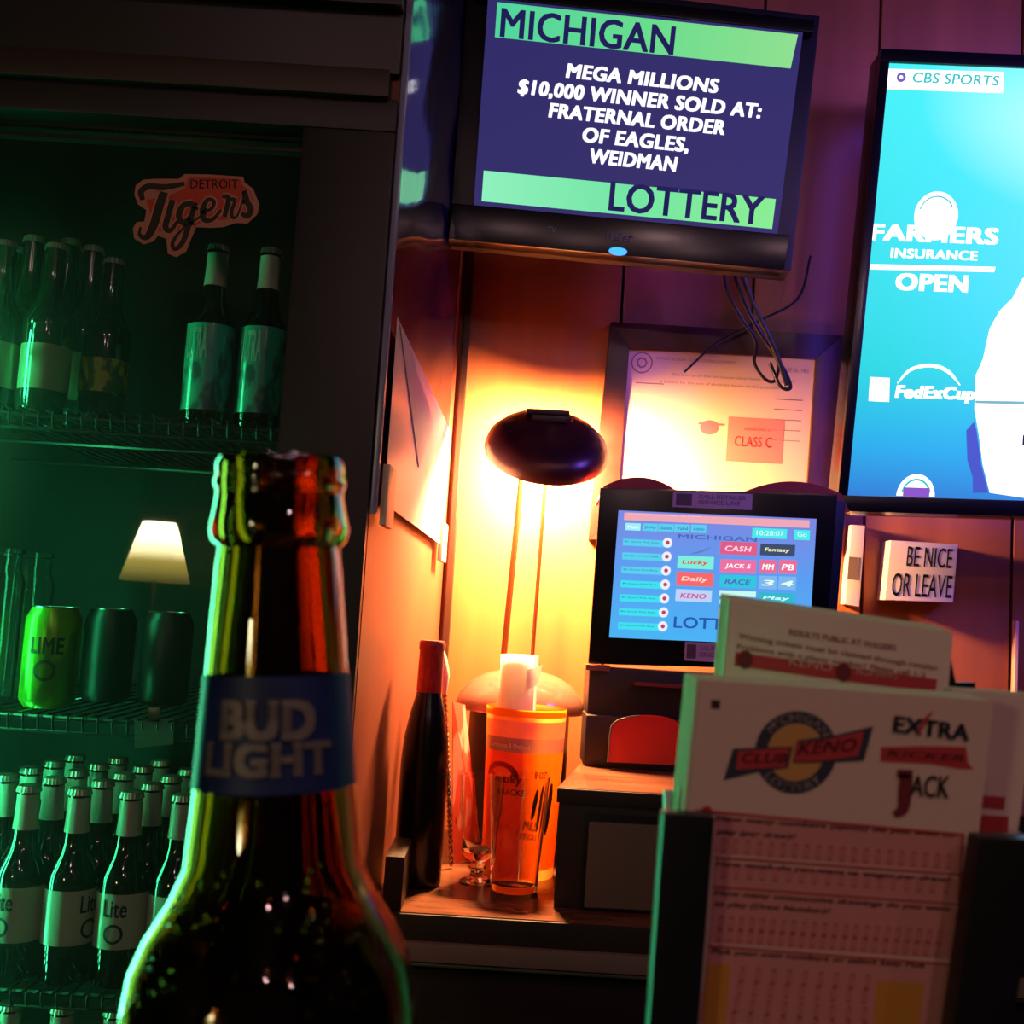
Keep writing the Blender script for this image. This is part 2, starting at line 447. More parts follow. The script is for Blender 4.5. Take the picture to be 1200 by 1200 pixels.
def make_bottle(name, label, loc, glass, labm, words, neck=True, group=None, lz=(.045, .108), ts=.9, inkm=None, badge=True):
    t = thing(name, label, 'bottle', loc, group)
    obj('glass_body', lathe(new(), bottle_profile(), 28), glass, t, local=True)
    bm = new(); crown_cap(bm, .0136, .216, .008); obj('crown_cap', bm, M_cap, t, local=True)
    if neck:
        obj('neck_label', lathe(new(), [(.0149, .172), (.0138, .186), (.0131, .213)], 28), M_foil, t, local=True)
    l = obj('body_label', lathe(new(), [(.0309, lz[0]), (.0309, lz[1])], 28), labm, t, local=True)
    if words:
        bm = new(); cyl_text(bm, words, .0309, lz[0] + (lz[1] - lz[0]) * .58, lz[1] - .006, ts, bold=.02)
        o = obj('label_lettering', bm, inkm or M_ink, l, sm=False, local=True)
    if badge:
        bm = new(); zc = lz[0] + (lz[1] - lz[0]) * .28; n = 20
        ring = [[bm.verts.new((.0315 * math.cos(-PI/2 + q * .0115 / .0309 * math.cos(2*PI*i/n)), .0315 * math.sin(-PI/2 + q * .0115 / .0309 * math.cos(2*PI*i/n)), zc + q * .0115 * math.sin(2*PI*i/n))) for i in range(n)] for q in (1, .72)]
        for i in range(n): bm.faces.new((ring[0][i], ring[0][(i+1) % n], ring[1][(i+1) % n], ring[1][i]))
        obj('label_emblem', bm, M_ink, l, sm=False, local=True)
    return t
cols = []
zs3 = zsh[2] + .0025
front_px = [(-48, 'a'), (13, ''), (74, ''), (136, ''), (197, ''), (258, '')]
zc3 = zs3
base = make_bottle('beer_bottle', 'x', (0, 1.38, zs3), M_brown, M_lab, 'Lite')
turn = [0.2, -.25, 1.2, .05, 1.0, .3]
names = ['beer bottle partly cut off at the frame edge on the third cooler shelf',
         'first whole light-beer bottle of the front row on the third cooler shelf',
         'second light-beer bottle of the front row, its label turned edge-on',
         'third light-beer bottle of the front row, label facing out, near the big brown bottle',
         'fourth light-beer bottle of the front row, half hidden by the big brown bottle',
         'light-beer bottle of the front row seen only behind the big brown bottle']
for k, (px, _) in enumerate(front_px):
    p = P(px, 1142, 1.375)
    for r in range(5):
        if k == 0 and r == 0: b = base; b.location = (p.x, 1.375, zs3); b['label'] = names[0]
        else:
            b = dup(base, (p.x + r * .004, 1.375 + r * .066, zs3), names[k] if r == 0 else 'beer bottle %s behind %s, third cooler shelf' % (['', 'directly', 'two places', 'three places', 'four places', 'five places', 'six places'][r], ['the frame-cut bottle', 'the first whole front bottle', 'the second front bottle', 'the third front bottle', 'the fourth front bottle', 'the hidden front bottle'][k]))
        b.rotation_euler.z = turn[k] if r == 0 else random.choice((0, PI / 2, PI, -PI / 2))
        b['group'] = 'light-beer bottles on the third cooler shelf'
# lowest shelf
zs4 = zs3 - .262
bm = new(); tube(bm, [(XML - .05, 1.345, zs4 - .006), (xc - .035, 1.345, zs4 - .006)], .003, 6); tube(bm, [(XML - .05, 1.86, zs4 - .006), (xc - .035, 1.86, zs4 - .006)], .003, 6)
sh = obj('wire_shelf', bm, M_wire, cooler)
x = xc - .045
while x > -.70:
    o = bpy.data.objects.new('shelf_wire', wire_me); COL.objects.link(o); o.parent = sh
    o.location = Vector((x, 1.343, zs4)) - OFF[cooler.name]; x -= .0178
for k, px in enumerate((12, 74, 136, 198)):
    p = P(px, 1185, 1.39)
    b = dup(base, (p.x, 1.39, zs4 + .002), ['first capped bottle showing its neck on the lowest cooler shelf', 'second capped bottle showing its neck on the lowest cooler shelf', 'third capped bottle showing its neck on the lowest cooler shelf', 'fourth capped bottle on the lowest cooler shelf, beside the big bottle'][k], 'bottles on the lowest cooler shelf')
    b.rotation_euler.z = 1.5 + k
# top shelf: two teal-labelled bottles
M_teal = mat('teal_label', '#2fae9a', .4, coat=1., noise=('#1b5f60', (60, 60, 25), 3, .5, .6))
zs1 = zsh[0] + .0025
tb = None
for k, px in enumerate((240, 303)):
    p = P(px, 478, 1.42)
    if tb is None:
        tb = make_bottle('teal_label_bottle', 'beer bottle with a tall teal label on the top cooler shelf, below the team sticker', (p.x, 1.42, zs1), M_brown, M_teal, 'ULTRA', lz=(.018, .122), ts=1.0, inkm=mat('pale_ink', '#8fd0c4', .5), badge=False, group='teal-labelled bottles on the top shelf')
        b = tb
    else: b = dup(tb, (p.x, 1.42, zs1), 'teal-labelled beer bottle on the top cooler shelf, nearer the black door stile')
    b.rotation_euler.z = -.35; b.scale = (1, 1, 1.08)
# tall clear bottles with white labels, upper left
M_oldglass = mat('green_tinted_glass', '#1a2a1c', .06, coat=.6)
M_cream = mat('cream_label', '#8a8868', .4, coat=1.)
cb = make_bottle('tall_bottle', 'dark bottle with a cream label standing foremost on the top cooler shelf', (P(48, 478, 1.40).x, 1.40, zs1), M_oldglass, M_cream, 'MILLER', lz=(.03, .088), ts=1.1, inkm=mat('faint_ink', '#8a8a60', .5), badge=False, neck=False, group='cream-labelled bottles on the top shelf')
cb.scale = (1.0, 1.0, 1.0); cb.rotation_euler.z = .25
for k, (px, y, s, nm) in enumerate(((-12, 1.40, 1.0, 'cream-labelled bottle cut off by the frame edge on the top cooler shelf'),
                           (20, 1.50, 1.18, 'tallest capped bottle just behind the foremost cream-labelled one'),
                           (64, 1.56, 1.26, 'dark bottle whose cap rises above the cream-labelled bottles on the top shelf'),
                           (92, 1.50, 1.14, 'dark bottle between the cream-labelled bottle and the yellow-labelled one'),
                           (-2, 1.58, 1.22, 'dark bottle at the back of the top shelf near the frame edge'))):
    b = dup(cb, (P(px, 478, y).x, y, zs1), nm); b.scale = (1, 1, s); b.rotation_euler.z = 2 + k
M_yel = mat('yellow_label', '#8a7a20', .5, noise=('#2a3a18', (80, 80, 40), 2, .45, .55))
yb = make_bottle('yellow_label_bottle', 'dim bottle with a small yellow label between the cream and teal labelled bottles', (P(118, 478, 1.45).x, 1.45, zs1), M_brown, M_yel, None, lz=(.04, .085), badge=False, neck=False)
yb.rotation_euler.z = .4
# middle shelf: lime can and drinking glasses
zs2 = zsh[1] + .0025
pc = P(55, 818, 1.385)
can = thing('drink_can', 'lime green drinks can on the middle cooler shelf', 'can', (pc.x, 1.385, zs2))
M_lime = mat('lime_can_print', '#7fd11e', .28, metal=.35, noise=('#5aa818', (30, 30, 12), 2, .5, .56))
obj('can_body', lathe(new(), [(.0, .003), (.024, .003), (.026, 0), (.0330, .009), (.0330, .108), (.0275, .119), (.0270, .121)], 36), M_lime, can, local=True)
obj('can_lid', lathe(new(), [(.0270, .121), (.0275, .123), (.0262, .1232), (.0255, .120), (0, .120)], 36), M_alu, can, local=True)
bm = new(); cyl_text(bm, 'LIME', .033, .066, .086, 1.2, a_c=-PI/2 + .2)
for q in (1,): pass
obj('can_lettering', bm, mat('dark_green_ink', '#1c4a12', .5), can, sm=False, local=True)
bm = new(); n = 20
for zc, rr in ((.046, .013),):
    ring = [[bm.verts.new((.0334 * math.cos(-PI/2 + .2 + q * rr / .033 * math.cos(2*PI*i/n)), .0334 * math.sin(-PI/2 + .2 + q * rr / .033 * math.cos(2*PI*i/n)), zc + q * rr * math.sin(2*PI*i/n))) for i in range(n)] for q in (1, .7)]
    for i in range(n): bm.faces.new((ring[0][i], ring[0][(i+1) % n], ring[1][(i+1) % n], ring[1][i]))
obj('can_emblem', bm, mat('dark_green_ink', '#1c4a12', .5), can, sm=False, local=True)
bm = new(); tube(bm, spline([(-.010, -.006, .1225), (0, -.012, .1225), (.010, -.006, .1225), (.008, .004, .1225), (-.008, .004, .1225), (-.010, -.006, .1225)], 3), .0009, 5)
obj('pull_tab', bm, M_alu, can, local=True)
# jars behind the can
for k, (px, y, lb) in enumerate(((18, 1.52, 'tall clear glass jar standing behind the lime can'), (-20, 1.42, 'clear glass jar at the frame edge beside the lime can'))):
    p = P(px, 818, y)
    j = obj('glass_jar', lathe(new(), [(0, 0), (.034, 0), (.036, .004), (.036, .150), (.030, .165), (.030, .185), (.033, .186), (.033, .192), (.029, .192), (.028, .165), (.033, .150), (.033, .006), (0, .005)], 30, (p.x, y, zs2)), M_clearglass)
    tag(j, lb, 'jar', 'glass jars on the middle cooler shelf')
# dark cans / six-pack carton further along
M_darkcan = mat('dark_can_print', '#0b100d', .4, metal=.1, noise=('#141a16', (40, 40, 12), 2, .5, .55))
dk = None
for k, px in enumerate((122, 190)):
    p = P(px, 822, 1.50)
    if dk is None:
        dk = thing('dark_can', 'dark drinks can behind the lime one, deeper on the middle shelf', 'can', (p.x, 1.50, zs2), 'dark cans deep on the middle shelf')
        obj('can_body', lathe(new(), [(.0, .003), (.024, .003), (.026, 0), (.0330, .009), (.0330, .108), (.0275, .119), (.0270, .121)], 30), M_darkcan, dk, local=True)
        obj('can_lid', lathe(new(), [(.0270, .121), (.0275, .123), (.0262, .1232), (.0255, .120), (0, .120)], 30), M_alu, dk, local=True)
    else: dup(dk, (p.x, 1.50, zs2), 'dark drinks can on the middle shelf nearer the black door stile')
# price tag clipped under the middle shelf
q = qY([(157, 843), (204, 842), (203, 872), (158, 877)], 1.338)
pt = thing('price_tag', 'small teal price tag hanging below the middle cooler shelf', 'tag', q.at(.5, 1))
obj('tag_card', q.plate(new(), 0, 0, 1, 1, -.0008, 0), mat('tag_card', '#38a088', .3), pt, sm=False)
obj('tag_clip', q.plate(new(), .35, -.42, .65, .12, -.003, .001, .0006), M_wire, pt)

# team sticker on the glass ------------------------------------------------
def fpx(x, y): return (130 + x / 6.0, 180 + y / 6.0)
qs = qY([(130, 180), (330, 180), (330, 320), (130, 320)], YG - .0008)
def suv(pts): return [(x / 1200., y / 840.) for x, y in pts]
st = thing('team_sticker', 'orange script baseball team sticker on the cooler glass', 'sticker', qs.at(.4, .85))
outer = [(165, 290), (175, 225), (230, 185), (320, 180), (480, 180), (520, 145), (700, 150), (930, 165), (940, 205), (1000, 250), (1045, 360), (1030, 430), (960, 495), (880, 490), (790, 520), (700, 525), (600, 520), (565, 600), (530, 690), (460, 730), (400, 705), (390, 600), (330, 580), (300, 620), (230, 640), (165, 600), (155, 530), (180, 485), (235, 480), (250, 400), (190, 360)]
obj('sticker_backing', qs.poly(new(), suv(outer), 0, .0005), mat('sticker_pale_edge', '#c07c68', .6), st, sm=False)
inner = [(c[0] + (600 - c[0]) * .0, c[1]) for c in outer]
cx = sum(p[0] for p in outer) / len(outer); cy = sum(p[1] for p in outer) / len(outer)
fill = [(545, 170), (700, 170), (910, 182), (925, 225), (975, 265), (1005, 350), (985, 420), (800, 470), (640, 480), (560, 540), (420, 560), (270, 540), (280, 430), (250, 330), (420, 290), (520, 250)]
obj('sticker_field', qs.poly(new(), suv(fill), .0005, .0007), mat('sticker_orange', '#c44028', .6), st, sm=False)
def strokes(name, m, extra, d):
    bm = new(); k = qs.c[1].x - qs.c[0].x; px = k / 1200.
    L = [([(225, 330), (215, 270), (270, 235), (380, 240), (520, 215)], [34, 44, 46, 44, 30]),        # T bar
         ([(375, 275), (340, 380), (305, 500), (255, 590), (205, 575), (210, 520)], [60, 62, 60, 46, 28, 16]),
         ([(435, 330), (405, 440), (385, 520), (420, 545), (470, 480)], [42, 44, 42, 34, 22]),                 # i
         ([(580, 350), (510, 370), (480, 440), (510, 490), (570, 430), (600, 350)], [34, 42, 44, 36, 26, 30]),   # g bowl
         ([(595, 350), (560, 470), (510, 620), (455, 675), (435, 630), (500, 540), (640, 440)], [36, 40, 38, 30, 28, 18, 16]),
         ([(640, 420), (710, 390), (725, 340), (680, 330), (645, 400), (660, 470), (720, 465), (775, 400)], [22, 24, 26, 30, 38, 38, 28, 20]),  # e
         ([(785, 305), (828, 318), (800, 448)], [26, 34, 32]),
         ([(808, 375), (845, 325), (880, 335)], [14, 26, 30]), ([(872, 345), (850, 410), (858, 455), (895, 430), (945, 268)], [24, 26, 24, 14, 14]),   # r
         ([(945, 265), (960, 340), (985, 400), (960, 445), (920, 425)], [26, 40, 44, 38, 30])]                    # s
    for pts, wd in L: stroke(bm, qs, suv(pts), [(v + extra) * px for v in wd], d)
    return obj(name, bm, m, st, sm=False)
strokes('letter_outline', mat('sticker_outline', '#cc8068', .6), 24, .0009)
strokes('letter_script', mat('sticker_navy', '#26200f', .6), 0, .0012)
tobj('city_lettering', text(new(), qs, 'DETROIT', 560 / 1200., 185 / 840., 895 / 1200., 250 / 840., .0010, .01), mat('sticker_navy', '#26200f', .6), st)

# green light tube on the mullion outside the view
M_green = emi('green_tube_glow', (.05, 1.0, .36), 50.)
gx, gy = -.715, 1.325
neon = thing('green_light_tube', 'upright green light tube just inside the cooler door at the mullion', 'lamp', (gx, gy, .74))
obj('tube', tube(new(), [(gx, gy, .70), (gx, gy, 1.72)], .009, 14), M_green, neon)
for z in (.72, 1.70):
    obj('bracket', box(new(), (XML - .002, gy - .008, z - .008), (gx + .010, gy + .012, z + .008), .002), M_black, neon)

pn2 = thing('added_green_panel', 'upright glowing green sign panel on the cooler mullion, facing the bar', 'sign', (-.80, 1.22, .85))  # added unseen panel, turned and sized to put a green streak on the bottle
obj('panel_box', box(new(), (-.93, 1.205, .85), (-.67, 1.258, 1.75), .004), M_black, pn2)
obj('lit_face', box(new(), (-.92, 1.202, .86), (-.68, 1.2048, 1.74)), emi('green_panel_glow', (.12, 1.0, .45), 17.), pn2, sm=False)

# ------------------------------------------------------------------ cooler side: poster, paper, clips
def sideQ(c, X): return Quad(*[PX(x, y, X) for x, y in c])
def XP(Y): return SX(Y) + .002
def sp(px, py, X): # point on side plane, px may be near the plane's vanishing; clamp Y
    p = PX(px, py, X); return p
def yz(Y, py, XF):
    X = XF(Y)
    return yz_(Y, py, X)
def yz_(Y, py, X):  # find z so that the point at depth Y, side X, shows at pixel row py
    p = Vector((X, Y, 0)); v = None
    lo, hi = 0., 3.
    for _ in range(50):
        mid = (lo + hi) / 2; d = Vector((X, Y, mid)) - CAM
        row = 600 - F_PX * d.dot(Up) / d.dot(Fw)
        if row > py: lo = mid
        else: hi = mid
    return Vector((X, Y, (lo + hi) / 2))
M_poster = mat('glossy_poster', '#2a2340', .12, coat=.8, noise=('#4a2230', (6, 6, 3), 3, .4, .6), bump=.35, bscale=14)
po = Quad(yz(1.275, -120, XP), yz(1.86, -120, XP), yz(1.86, 500, XP), yz(1.275, 600, XP))
bm = new(); NX, NY = 10, 30
g = [[bm.verts.new(po.at(i / NX, j / NY, .003 + .004 * math.sin(i * .9 + j * .35) * math.sin(j * .5) * (1 if 0 < i < NX else 0))) for i in range(NX + 1)] for j in range(NY + 1)]
for j in range(NY):
    for i in range(NX): bm.faces.new((g[j][i], g[j][i+1], g[j+1][i+1], g[j+1][i]))
poster = thing('poster', 'wrinkled glossy dark poster on the cooler side above the taped paper', 'poster', po.at(.5, 1))
obj('sheet', bm, M_poster, poster)
obj('edge_strip', po.plate(new(), -.012, 0, .004, 1, -.001, .006, .0005), mat('strip_plastic', '#8080a8', .25), poster)
def X2(Y): return SX(Y) + .011
pp = Quad(yz(1.30, 372, X2), yz(1.84, 505, X2), yz(1.84, 640, X2), yz(1.30, 590, X2))
paper = thing('pinned_paper', 'white paper hanging on the cooler side, lit by the desk lamp', 'paper', pp.at(.5, 1))
obj('sheet', pp.plate(new(), 0, 0, 1, 1, -.0006, 0), mat('white_gloss_paper', '#e4d8d8', .22), paper, sm=False)
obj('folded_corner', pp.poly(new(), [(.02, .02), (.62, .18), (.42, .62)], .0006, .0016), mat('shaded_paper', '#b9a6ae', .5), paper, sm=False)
for u, v in ((0.02, .96), (.96, .98)):
    obj('clip', pp.plate(new(), u - .045, v - .16, u + .045, v + .16, -.002, .006, .001), mat('clip_cream', '#e8d2b0', .3), paper)
# dark corner strip where cabinet meets wall
pcx = P(530, 600, YW)
struct('trim_2', box(new(), (pcx.x - .002, YW - .016, 0), (pcx.x + .010, YW + .001, 2.7), .002), M_trimw)

# ------------------------------------------------------------------ back counter
yc0 = 1.40
zc = P(600, 1076, yc0).z
xe = P(700, 1076, yc0).x
counter = thing('back_counter', 'dark back-bar counter with worn wooden top under the lamp and glasses', 'counter', (.8, 1.65, 0))
def ctrap(y0, z0, z1, bev=.002):
    f = [(SX(y0) + .0015, y0), (2.0, y0), (2.0, YW - .002), (SX(YW - .002) + .0015, YW - .002)]
    return hexa(new(), [(x, y, z0) for x, y in f], [(x, y, z1) for x, y in f], bev)
obj('countertop', ctrap(yc0, zc - .03, zc), M_counter, counter)
obj('edge_band', box(new(), (SX(yc0) + .003, yc0 - .004, zc - .062), (2.0, yc0 + .02, zc - .0015), .001), M_cfront, counter)
obj('cabinet', ctrap(yc0 + .0201, 0, zc - .031), M_cfront, counter)
zr = P(620, 1122, yc0 - .01).z
obj('rail', box(new(), (SX(yc0) + .003, yc0 - .014, zr - .012), (2.0, yc0 + .021, zr + .010), .002), mat('rail_brown', '#8a7a6c', .45), counter)
lab(obj('rail_edge', box(new(), (SX(yc0) + .003, yc0 - .018, zr - .016), (2.0, yc0 - .008, zr - .0125), .0008), M_alu, counter), 'thin bright metal strip along the counter front')
for a, b in ((SX(yc0) + .01, .42), (.424, .9), (.904, 1.4), (1.404, 1.99)):
    obj('drawer', box(new(), (a, yc0 + .004, zr - .30), (b, yc0 + .022, zr - .025), .003), M_cfront, counter)
# stub end block
a = P(447, 1066, yc0 - .004); b = P(470, 1066, yc0 - .004)
eb = obj('wooden_end_block', box(new(), (max(a.x, SX(yc0 + .12) + .002), yc0 - .002, zc), (b.x, yc0 + .12, P(458, 1003, yc0).z), .003), mat('end_block_wood', '#2e1e17', .4, noise=('#2c1c14', (8, 8, 30), 3, .3, .7)))
tag(eb, 'small brown wooden end block on the counter against the cooler', 'block')
# riser
yr = 1.46
zr2 = P(700, 925, yr).z
xr = P(652, 1000, yr).x
ris = thing('counter_riser', 'dark raised ledge on the counter carrying the ticket terminal', 'shelf', (.6, 1.7, zc))
xrb = xr + .09
def trap(z0, z1, dx, dy, bev=.002):
    f = [(xr + dx, yr + dy), (1.99, yr + dy), (1.99, YW - .004), (xrb + dx, YW - .004)]
    return hexa(new(), [(x, y, z0) for x, y in f], [(x, y, z1) for x, y in f], bev)
obj('riser_body', trap(zc + .0005, zr2 - .0181, 0, .004), M_cfront, ris)
obj('riser_top', trap(zr2 - .018, zr2, -.003, 0), M_counter, ris)
obj('riser_nosing', box(new(), (xr - .0035, yr - .003, zr2 - .019), (1.99, yr + .001, zr2 - .0012), .0005), M_cfront, ris)
q = qY([(690, 962), (778, 967), (770, 1066), (684, 1062)], yr - .002)
gb = thing('grey_box_panel', 'flat grey square panel set in the front of the riser below the terminal', 'panel', q.at(.5, 1))
obj('panel_face', q.plate(new(), 0, 0, 1, 1, -.012 + .012, .006, .0015), M_grey, gb)
obj('panel_surround', q.plate(new(), -.04, -.09, 1.03, 1.04, -.001, .0015, .001), M_blackpl, gb)

# ------------------------------------------------------------------ desk lamp
YL = 1.805
lz0 = zc
pb = P(605, 900, YL)
lamp = thing('desk_lamp', 'lit desk lamp with a dark oval shade on two thin rods, above a domed base', 'lamp', (pb.x, YL, zc))
zd0 = P(605, 832, YL).z; zd1 = P(605, 783, YL).z
M_lampdark = mat('lamp_dark_metal', '#2a1512', .35, metal=.3)
obj('drum_base', lathe(new(), [(0, 0), (.074, 0), (.080, .004), (.080, zd0 - zc - .001), (0, zd0 - zc - .001)], 40, (pb.x, YL, zc)), M_lampdark, lamp)
h = zd1 - zd0
M_dome = mat('smoky_dome_glass', '#b07060', .18, trans=.55, coat=.3)
obj('dome', lathe(new(), [(.104, 0), (.105, .004), (.098, h * .35), (.081, h * .66), (.057, h * .86), (.027, h * .98), (0, h)], 40, (pb.x, YL, zd0)), M_dome, lamp)
r1a, r1b = P(612, 552, YL), P(589, 772, YL)
r2a, r2b = P(640, 552, YL), P(623, 776, YL)
M_rod = mat('lamp_rod_brass', '#8a4a28', .35, metal=.5)
obj('rod', tube(new(), [r1b + Vector((0, 0, -.03)), r1a], .0052, 12), M_rod, lamp)
obj('rod', tube(new(), [r2b + Vector((0, 0, -.03)), r2a], .0032, 12), M_rod, lamp)
# shade: shallow bowl opening down and toward the wall
sc = P(642, 515, YL - .02)
ax = Vector((0.05, -.63, .77)).normalized()       # outside of the bowl looks this way
rot = Vector((0, 0, 1)).rotation_difference(ax).to_matrix().to_4x4()
TM = Matrix.Translation(sc) @ rot
bm = lathe(new(), [(.094, -.022), (.0945, -.018), (.090, -.004), (.078, .008), (.058, .017), (.034, .022), (0, .024), ], 48)
lathe(bm, [(.094, -.022), (.0925, -.022), (.088, -.006), (.076, .005), (.056, .014), (0, .020)], 48)
bmesh.ops.transform(bm, matrix=TM @ Matrix.Scale(1.08, 4), verts=bm.verts)
obj('shade', bm, mat('lamp_shade_bronze', '#3c1a1c', .3, metal=.4), lamp)
bm = new(); box(bm, (-.036, .045, .013), (.036, .062, .024), .002)
bmesh.ops.transform(bm, matrix=TM, verts=bm.verts)
bt = P(644, 479, YL - .05)
bm.free(); bm = new(); box(bm, (bt.x - .037, YL - .030, bt.z - .006), (bt.x + .034, YL + .004, bt.z + .003), .002)
box(bm, (bt.x - .028, YL - .028, bt.z - .018), (bt.x + .030, YL + .0, bt.z - .006), .002)
obj('hinge_bracket', bm, M_lampdark, lamp)
bm = tube(new(), [(bt.x + .028, YL - .03, bt.z - .01), (bt.x + .040, YL - .03, bt.z - .004), (bt.x + .037, YL - .03, bt.z - .016)], .0014, 6); obj('switch_lever', bm, M_alu, lamp)
bc = sc - ax * .004
M_bulb = emi('bulb_glow', (1.0, .55, .2), 60.)
bm = new(); bmesh.ops.create_uvsphere(bm, u_segments=20, v_segments=12, radius=.013, matrix=Matrix.Translation(bc))
obj('bulb', bm, M_bulb, lamp)
ld = bpy.data.lights.new('lamp_light', 'POINT'); ld.energy = 205.; ld.color = (1.0, .52, .20); ld.shadow_soft_size = .045
lo = bpy.data.objects.new('lamp_light', ld); COL.objects.link(lo); lo.location = sc - ax * .012; 
lo.parent = None

# ------------------------------------------------------------------ tub, napkins, glasses, bottle
YC = 1.64
p0, p1 = P(607, 1010, YC), P(610, 828, YC)
tub = thing('printed_tub', 'tall orange and yellow printed plastic tub glowing below the lamp', 'tub', (p0.x, YC, zc))
H = p1.z - zc; rb, rt = .051, .058
def glowmat(name, c1, c2=None, sc_=(18, 18, 10)):
    m = mat(name, c1, .35, noise=(c2 or c1, sc_, 3, .4, .65)); nt = m.node_tree
    b = nt.nodes['Principled BSDF']; t = nt.nodes.new('ShaderNodeBsdfTranslucent'); mx = nt.nodes.new('ShaderNodeMixShader'); mx.inputs[0].default_value = .6
    lk = b.inputs['Base Color'].links[0].from_socket; nt.links.new(lk, t.inputs[0])
    nt.links.new(b.outputs[0], mx.inputs[1]); nt.links.new(t.outputs[0], mx.inputs[2]); nt.links.new(mx.outputs[0], nt.nodes['Material Output'].inputs[0])
    return m
M_tub = glowmat('orange_plastic', '#ffa848')
def tr_(z): return rb + (rt - rb) * z / H
obj('tub_wall', lathe(new(), [(0, .002), (rb - .003, .002), (rb, 0), (tr_(H), H)], 44, (p0.x, YC, zc)), M_tub, tub)
def band(name, z0, z1, m, a0=0, a1=2 * PI, lift=.0004, parent=None):
    return obj(name, lathe(new(), [(tr_(z0 * H) + lift, z0 * H), (tr_(z1 * H) + lift, z1 * H)], 44, (p0.x, YC, zc), a0, a1), m, parent or tub)
band('rim_band', .955, 1.0, glowmat('amber_band', '#ffb020'), lift=.0010)
band('pale_band', .83, .93, glowmat('peach_band', '#ffd0b0'))
gb_ = band('grey_band', .745, .83, glowmat('grey_band', '#a898a8'))
band('yellow_print', .06, .745, glowmat('yellow_print', '#ffc028', '#f08c28'), -PI / 2 - .05, -.1)
band('red_print', .06, .745, glowmat('red_print', '#ff9050', '#f06a38'), -PI + .1, -PI / 2 - .05)
M_redink = mat('red_ink', '#d01c14', .4); M_whink = mat('cream_ink', '#ffe2b0', .4); M_brnink = mat('brown_ink', '#7a3410', .4)
def tubtext(s, z0, z1, ac, arc, m, nm='lettering', bold=.02, shear=0.):
    bm = new(); vs, fs = text_raw(s, bold, shear); out = []
    for x, y in vs:
        z = (z0 + (z1 - z0) * y) * H; r = tr_(z) + .0012; a = ac + (x - .5) * arc
        out.append(bm.verts.new((p0.x + r * math.cos(a), YC + r * math.sin(a), zc + z)))
    for f in fs:
        try: bm.faces.new([out[i] for i in f])
        except ValueError: pass
    return obj(nm, bm, m, tub, sm=False)
tubtext('Farmhouse & Orchard', .77, .80, -PI/2 - .45, 1.1, M_whink)
bm = new()
n = 16
for (r0, r1) in ((.026, .017),):
    A = []
    for i in range(n + 1):
        t = PI * i / n
        A.append([])
        for r in (r0, r1):
            z = .60 * H + .8 * r * math.sin(t); a = -PI/2 - .62 + r * math.cos(t) / .053 * -1; rr = tr_(z) + .0012
            A[-1].append(bm.verts.new((p0.x + rr * math.cos(a), YC + rr * math.sin(a), zc + z)))
    for a_, b_ in zip(A, A[1:]): bm.faces.new((a_[0], b_[0], b_[1], a_[1]))
obj('arch_logo', bm, M_redink, tub, sm=False)
tubtext('Smoky', .55, .615, -PI/2 - .5, .9, M_redink, bold=.04)
tubtext('SNACKS', .50, .535, -PI/2 - .35, .8, M_brnink)
tubtext('8 OZ', .60, .64, -PI/2 + .45, .35, M_brnink)
tubtext('MILD', .32, .37, -PI/2 + .30, .5, M_whink, shear=.3)
tubtext('STICKS', .27, .305, -PI/2 + .25, .55, M_whink, shear=.3)
for k, (a_, z_, L_) in enumerate(((.55, .44, .24), (.75, .42, .3), (.35, .46, .16))):
    bm = new(); pts = []
    for i in range(7):
        t = i / 6; z = (z_ - L_ / 2 + L_ * t) * H; a = -PI/2 + a_ + .12 * (t - .5) ; r = tr_(z) + .001
        pts.append((p0.x + r * math.cos(a), YC + r * math.sin(a), zc + z))
    tube(bm, pts, [.0015, .003, .0035, .0035, .0035, .003, .0015], 6); obj('printed_stick', bm, M_brnink, tub)
# rolled napkins standing in the tub
pn = P(607, 790, YC)
nap = thing('rolled_napkins', 'bright white rolled napkins sticking out of the orange tub', 'napkin', (pn.x, YC, zc + .02))
rn = .029; zn0, zn1 = zc + .008, P(607, 767, YC).z
prof = []
bm = new()
# a spiral roll of paper
N = 90; ring0, ring1 = [], []
for i in range(N + 1):
    a = i / N * 2 * PI * 4.5; r = rn * (1 - .62 * i / N)
    for z, L in ((zn0, ring0), (zn1 - .006 * (i / N) , ring1)):
        L.append(bm.verts.new((pn.x + r * math.cos(a), YC + r * math.sin(a), z)))
for i in range(N): bm.faces.new((ring0[i], ring0[i+1], ring1[i+1], ring1[i]))
obj('paper_roll', bm, glowmat('napkin_paper', '#f4ece4'), nap)
obj('loose_corner', hexa(new(), [(pn.x + .012, YC - .03, zn1 - .02), (pn.x + .034, YC - .02, zn1 - .012), (pn.x + .030, YC - .02, zn1 - .04), (pn.x + .012, YC - .031, zn1 - .05)],
     [(pn.x + .012, YC - .0293, zn1 - .02), (pn.x + .034, YC - .0193, zn1 - .012), (pn.x + .030, YC - .0193, zn1 - .04), (pn.x + .012, YC - .0303, zn1 - .05)]), mat('napkin_paper', '#f4ece4', .8), nap, sm=False)
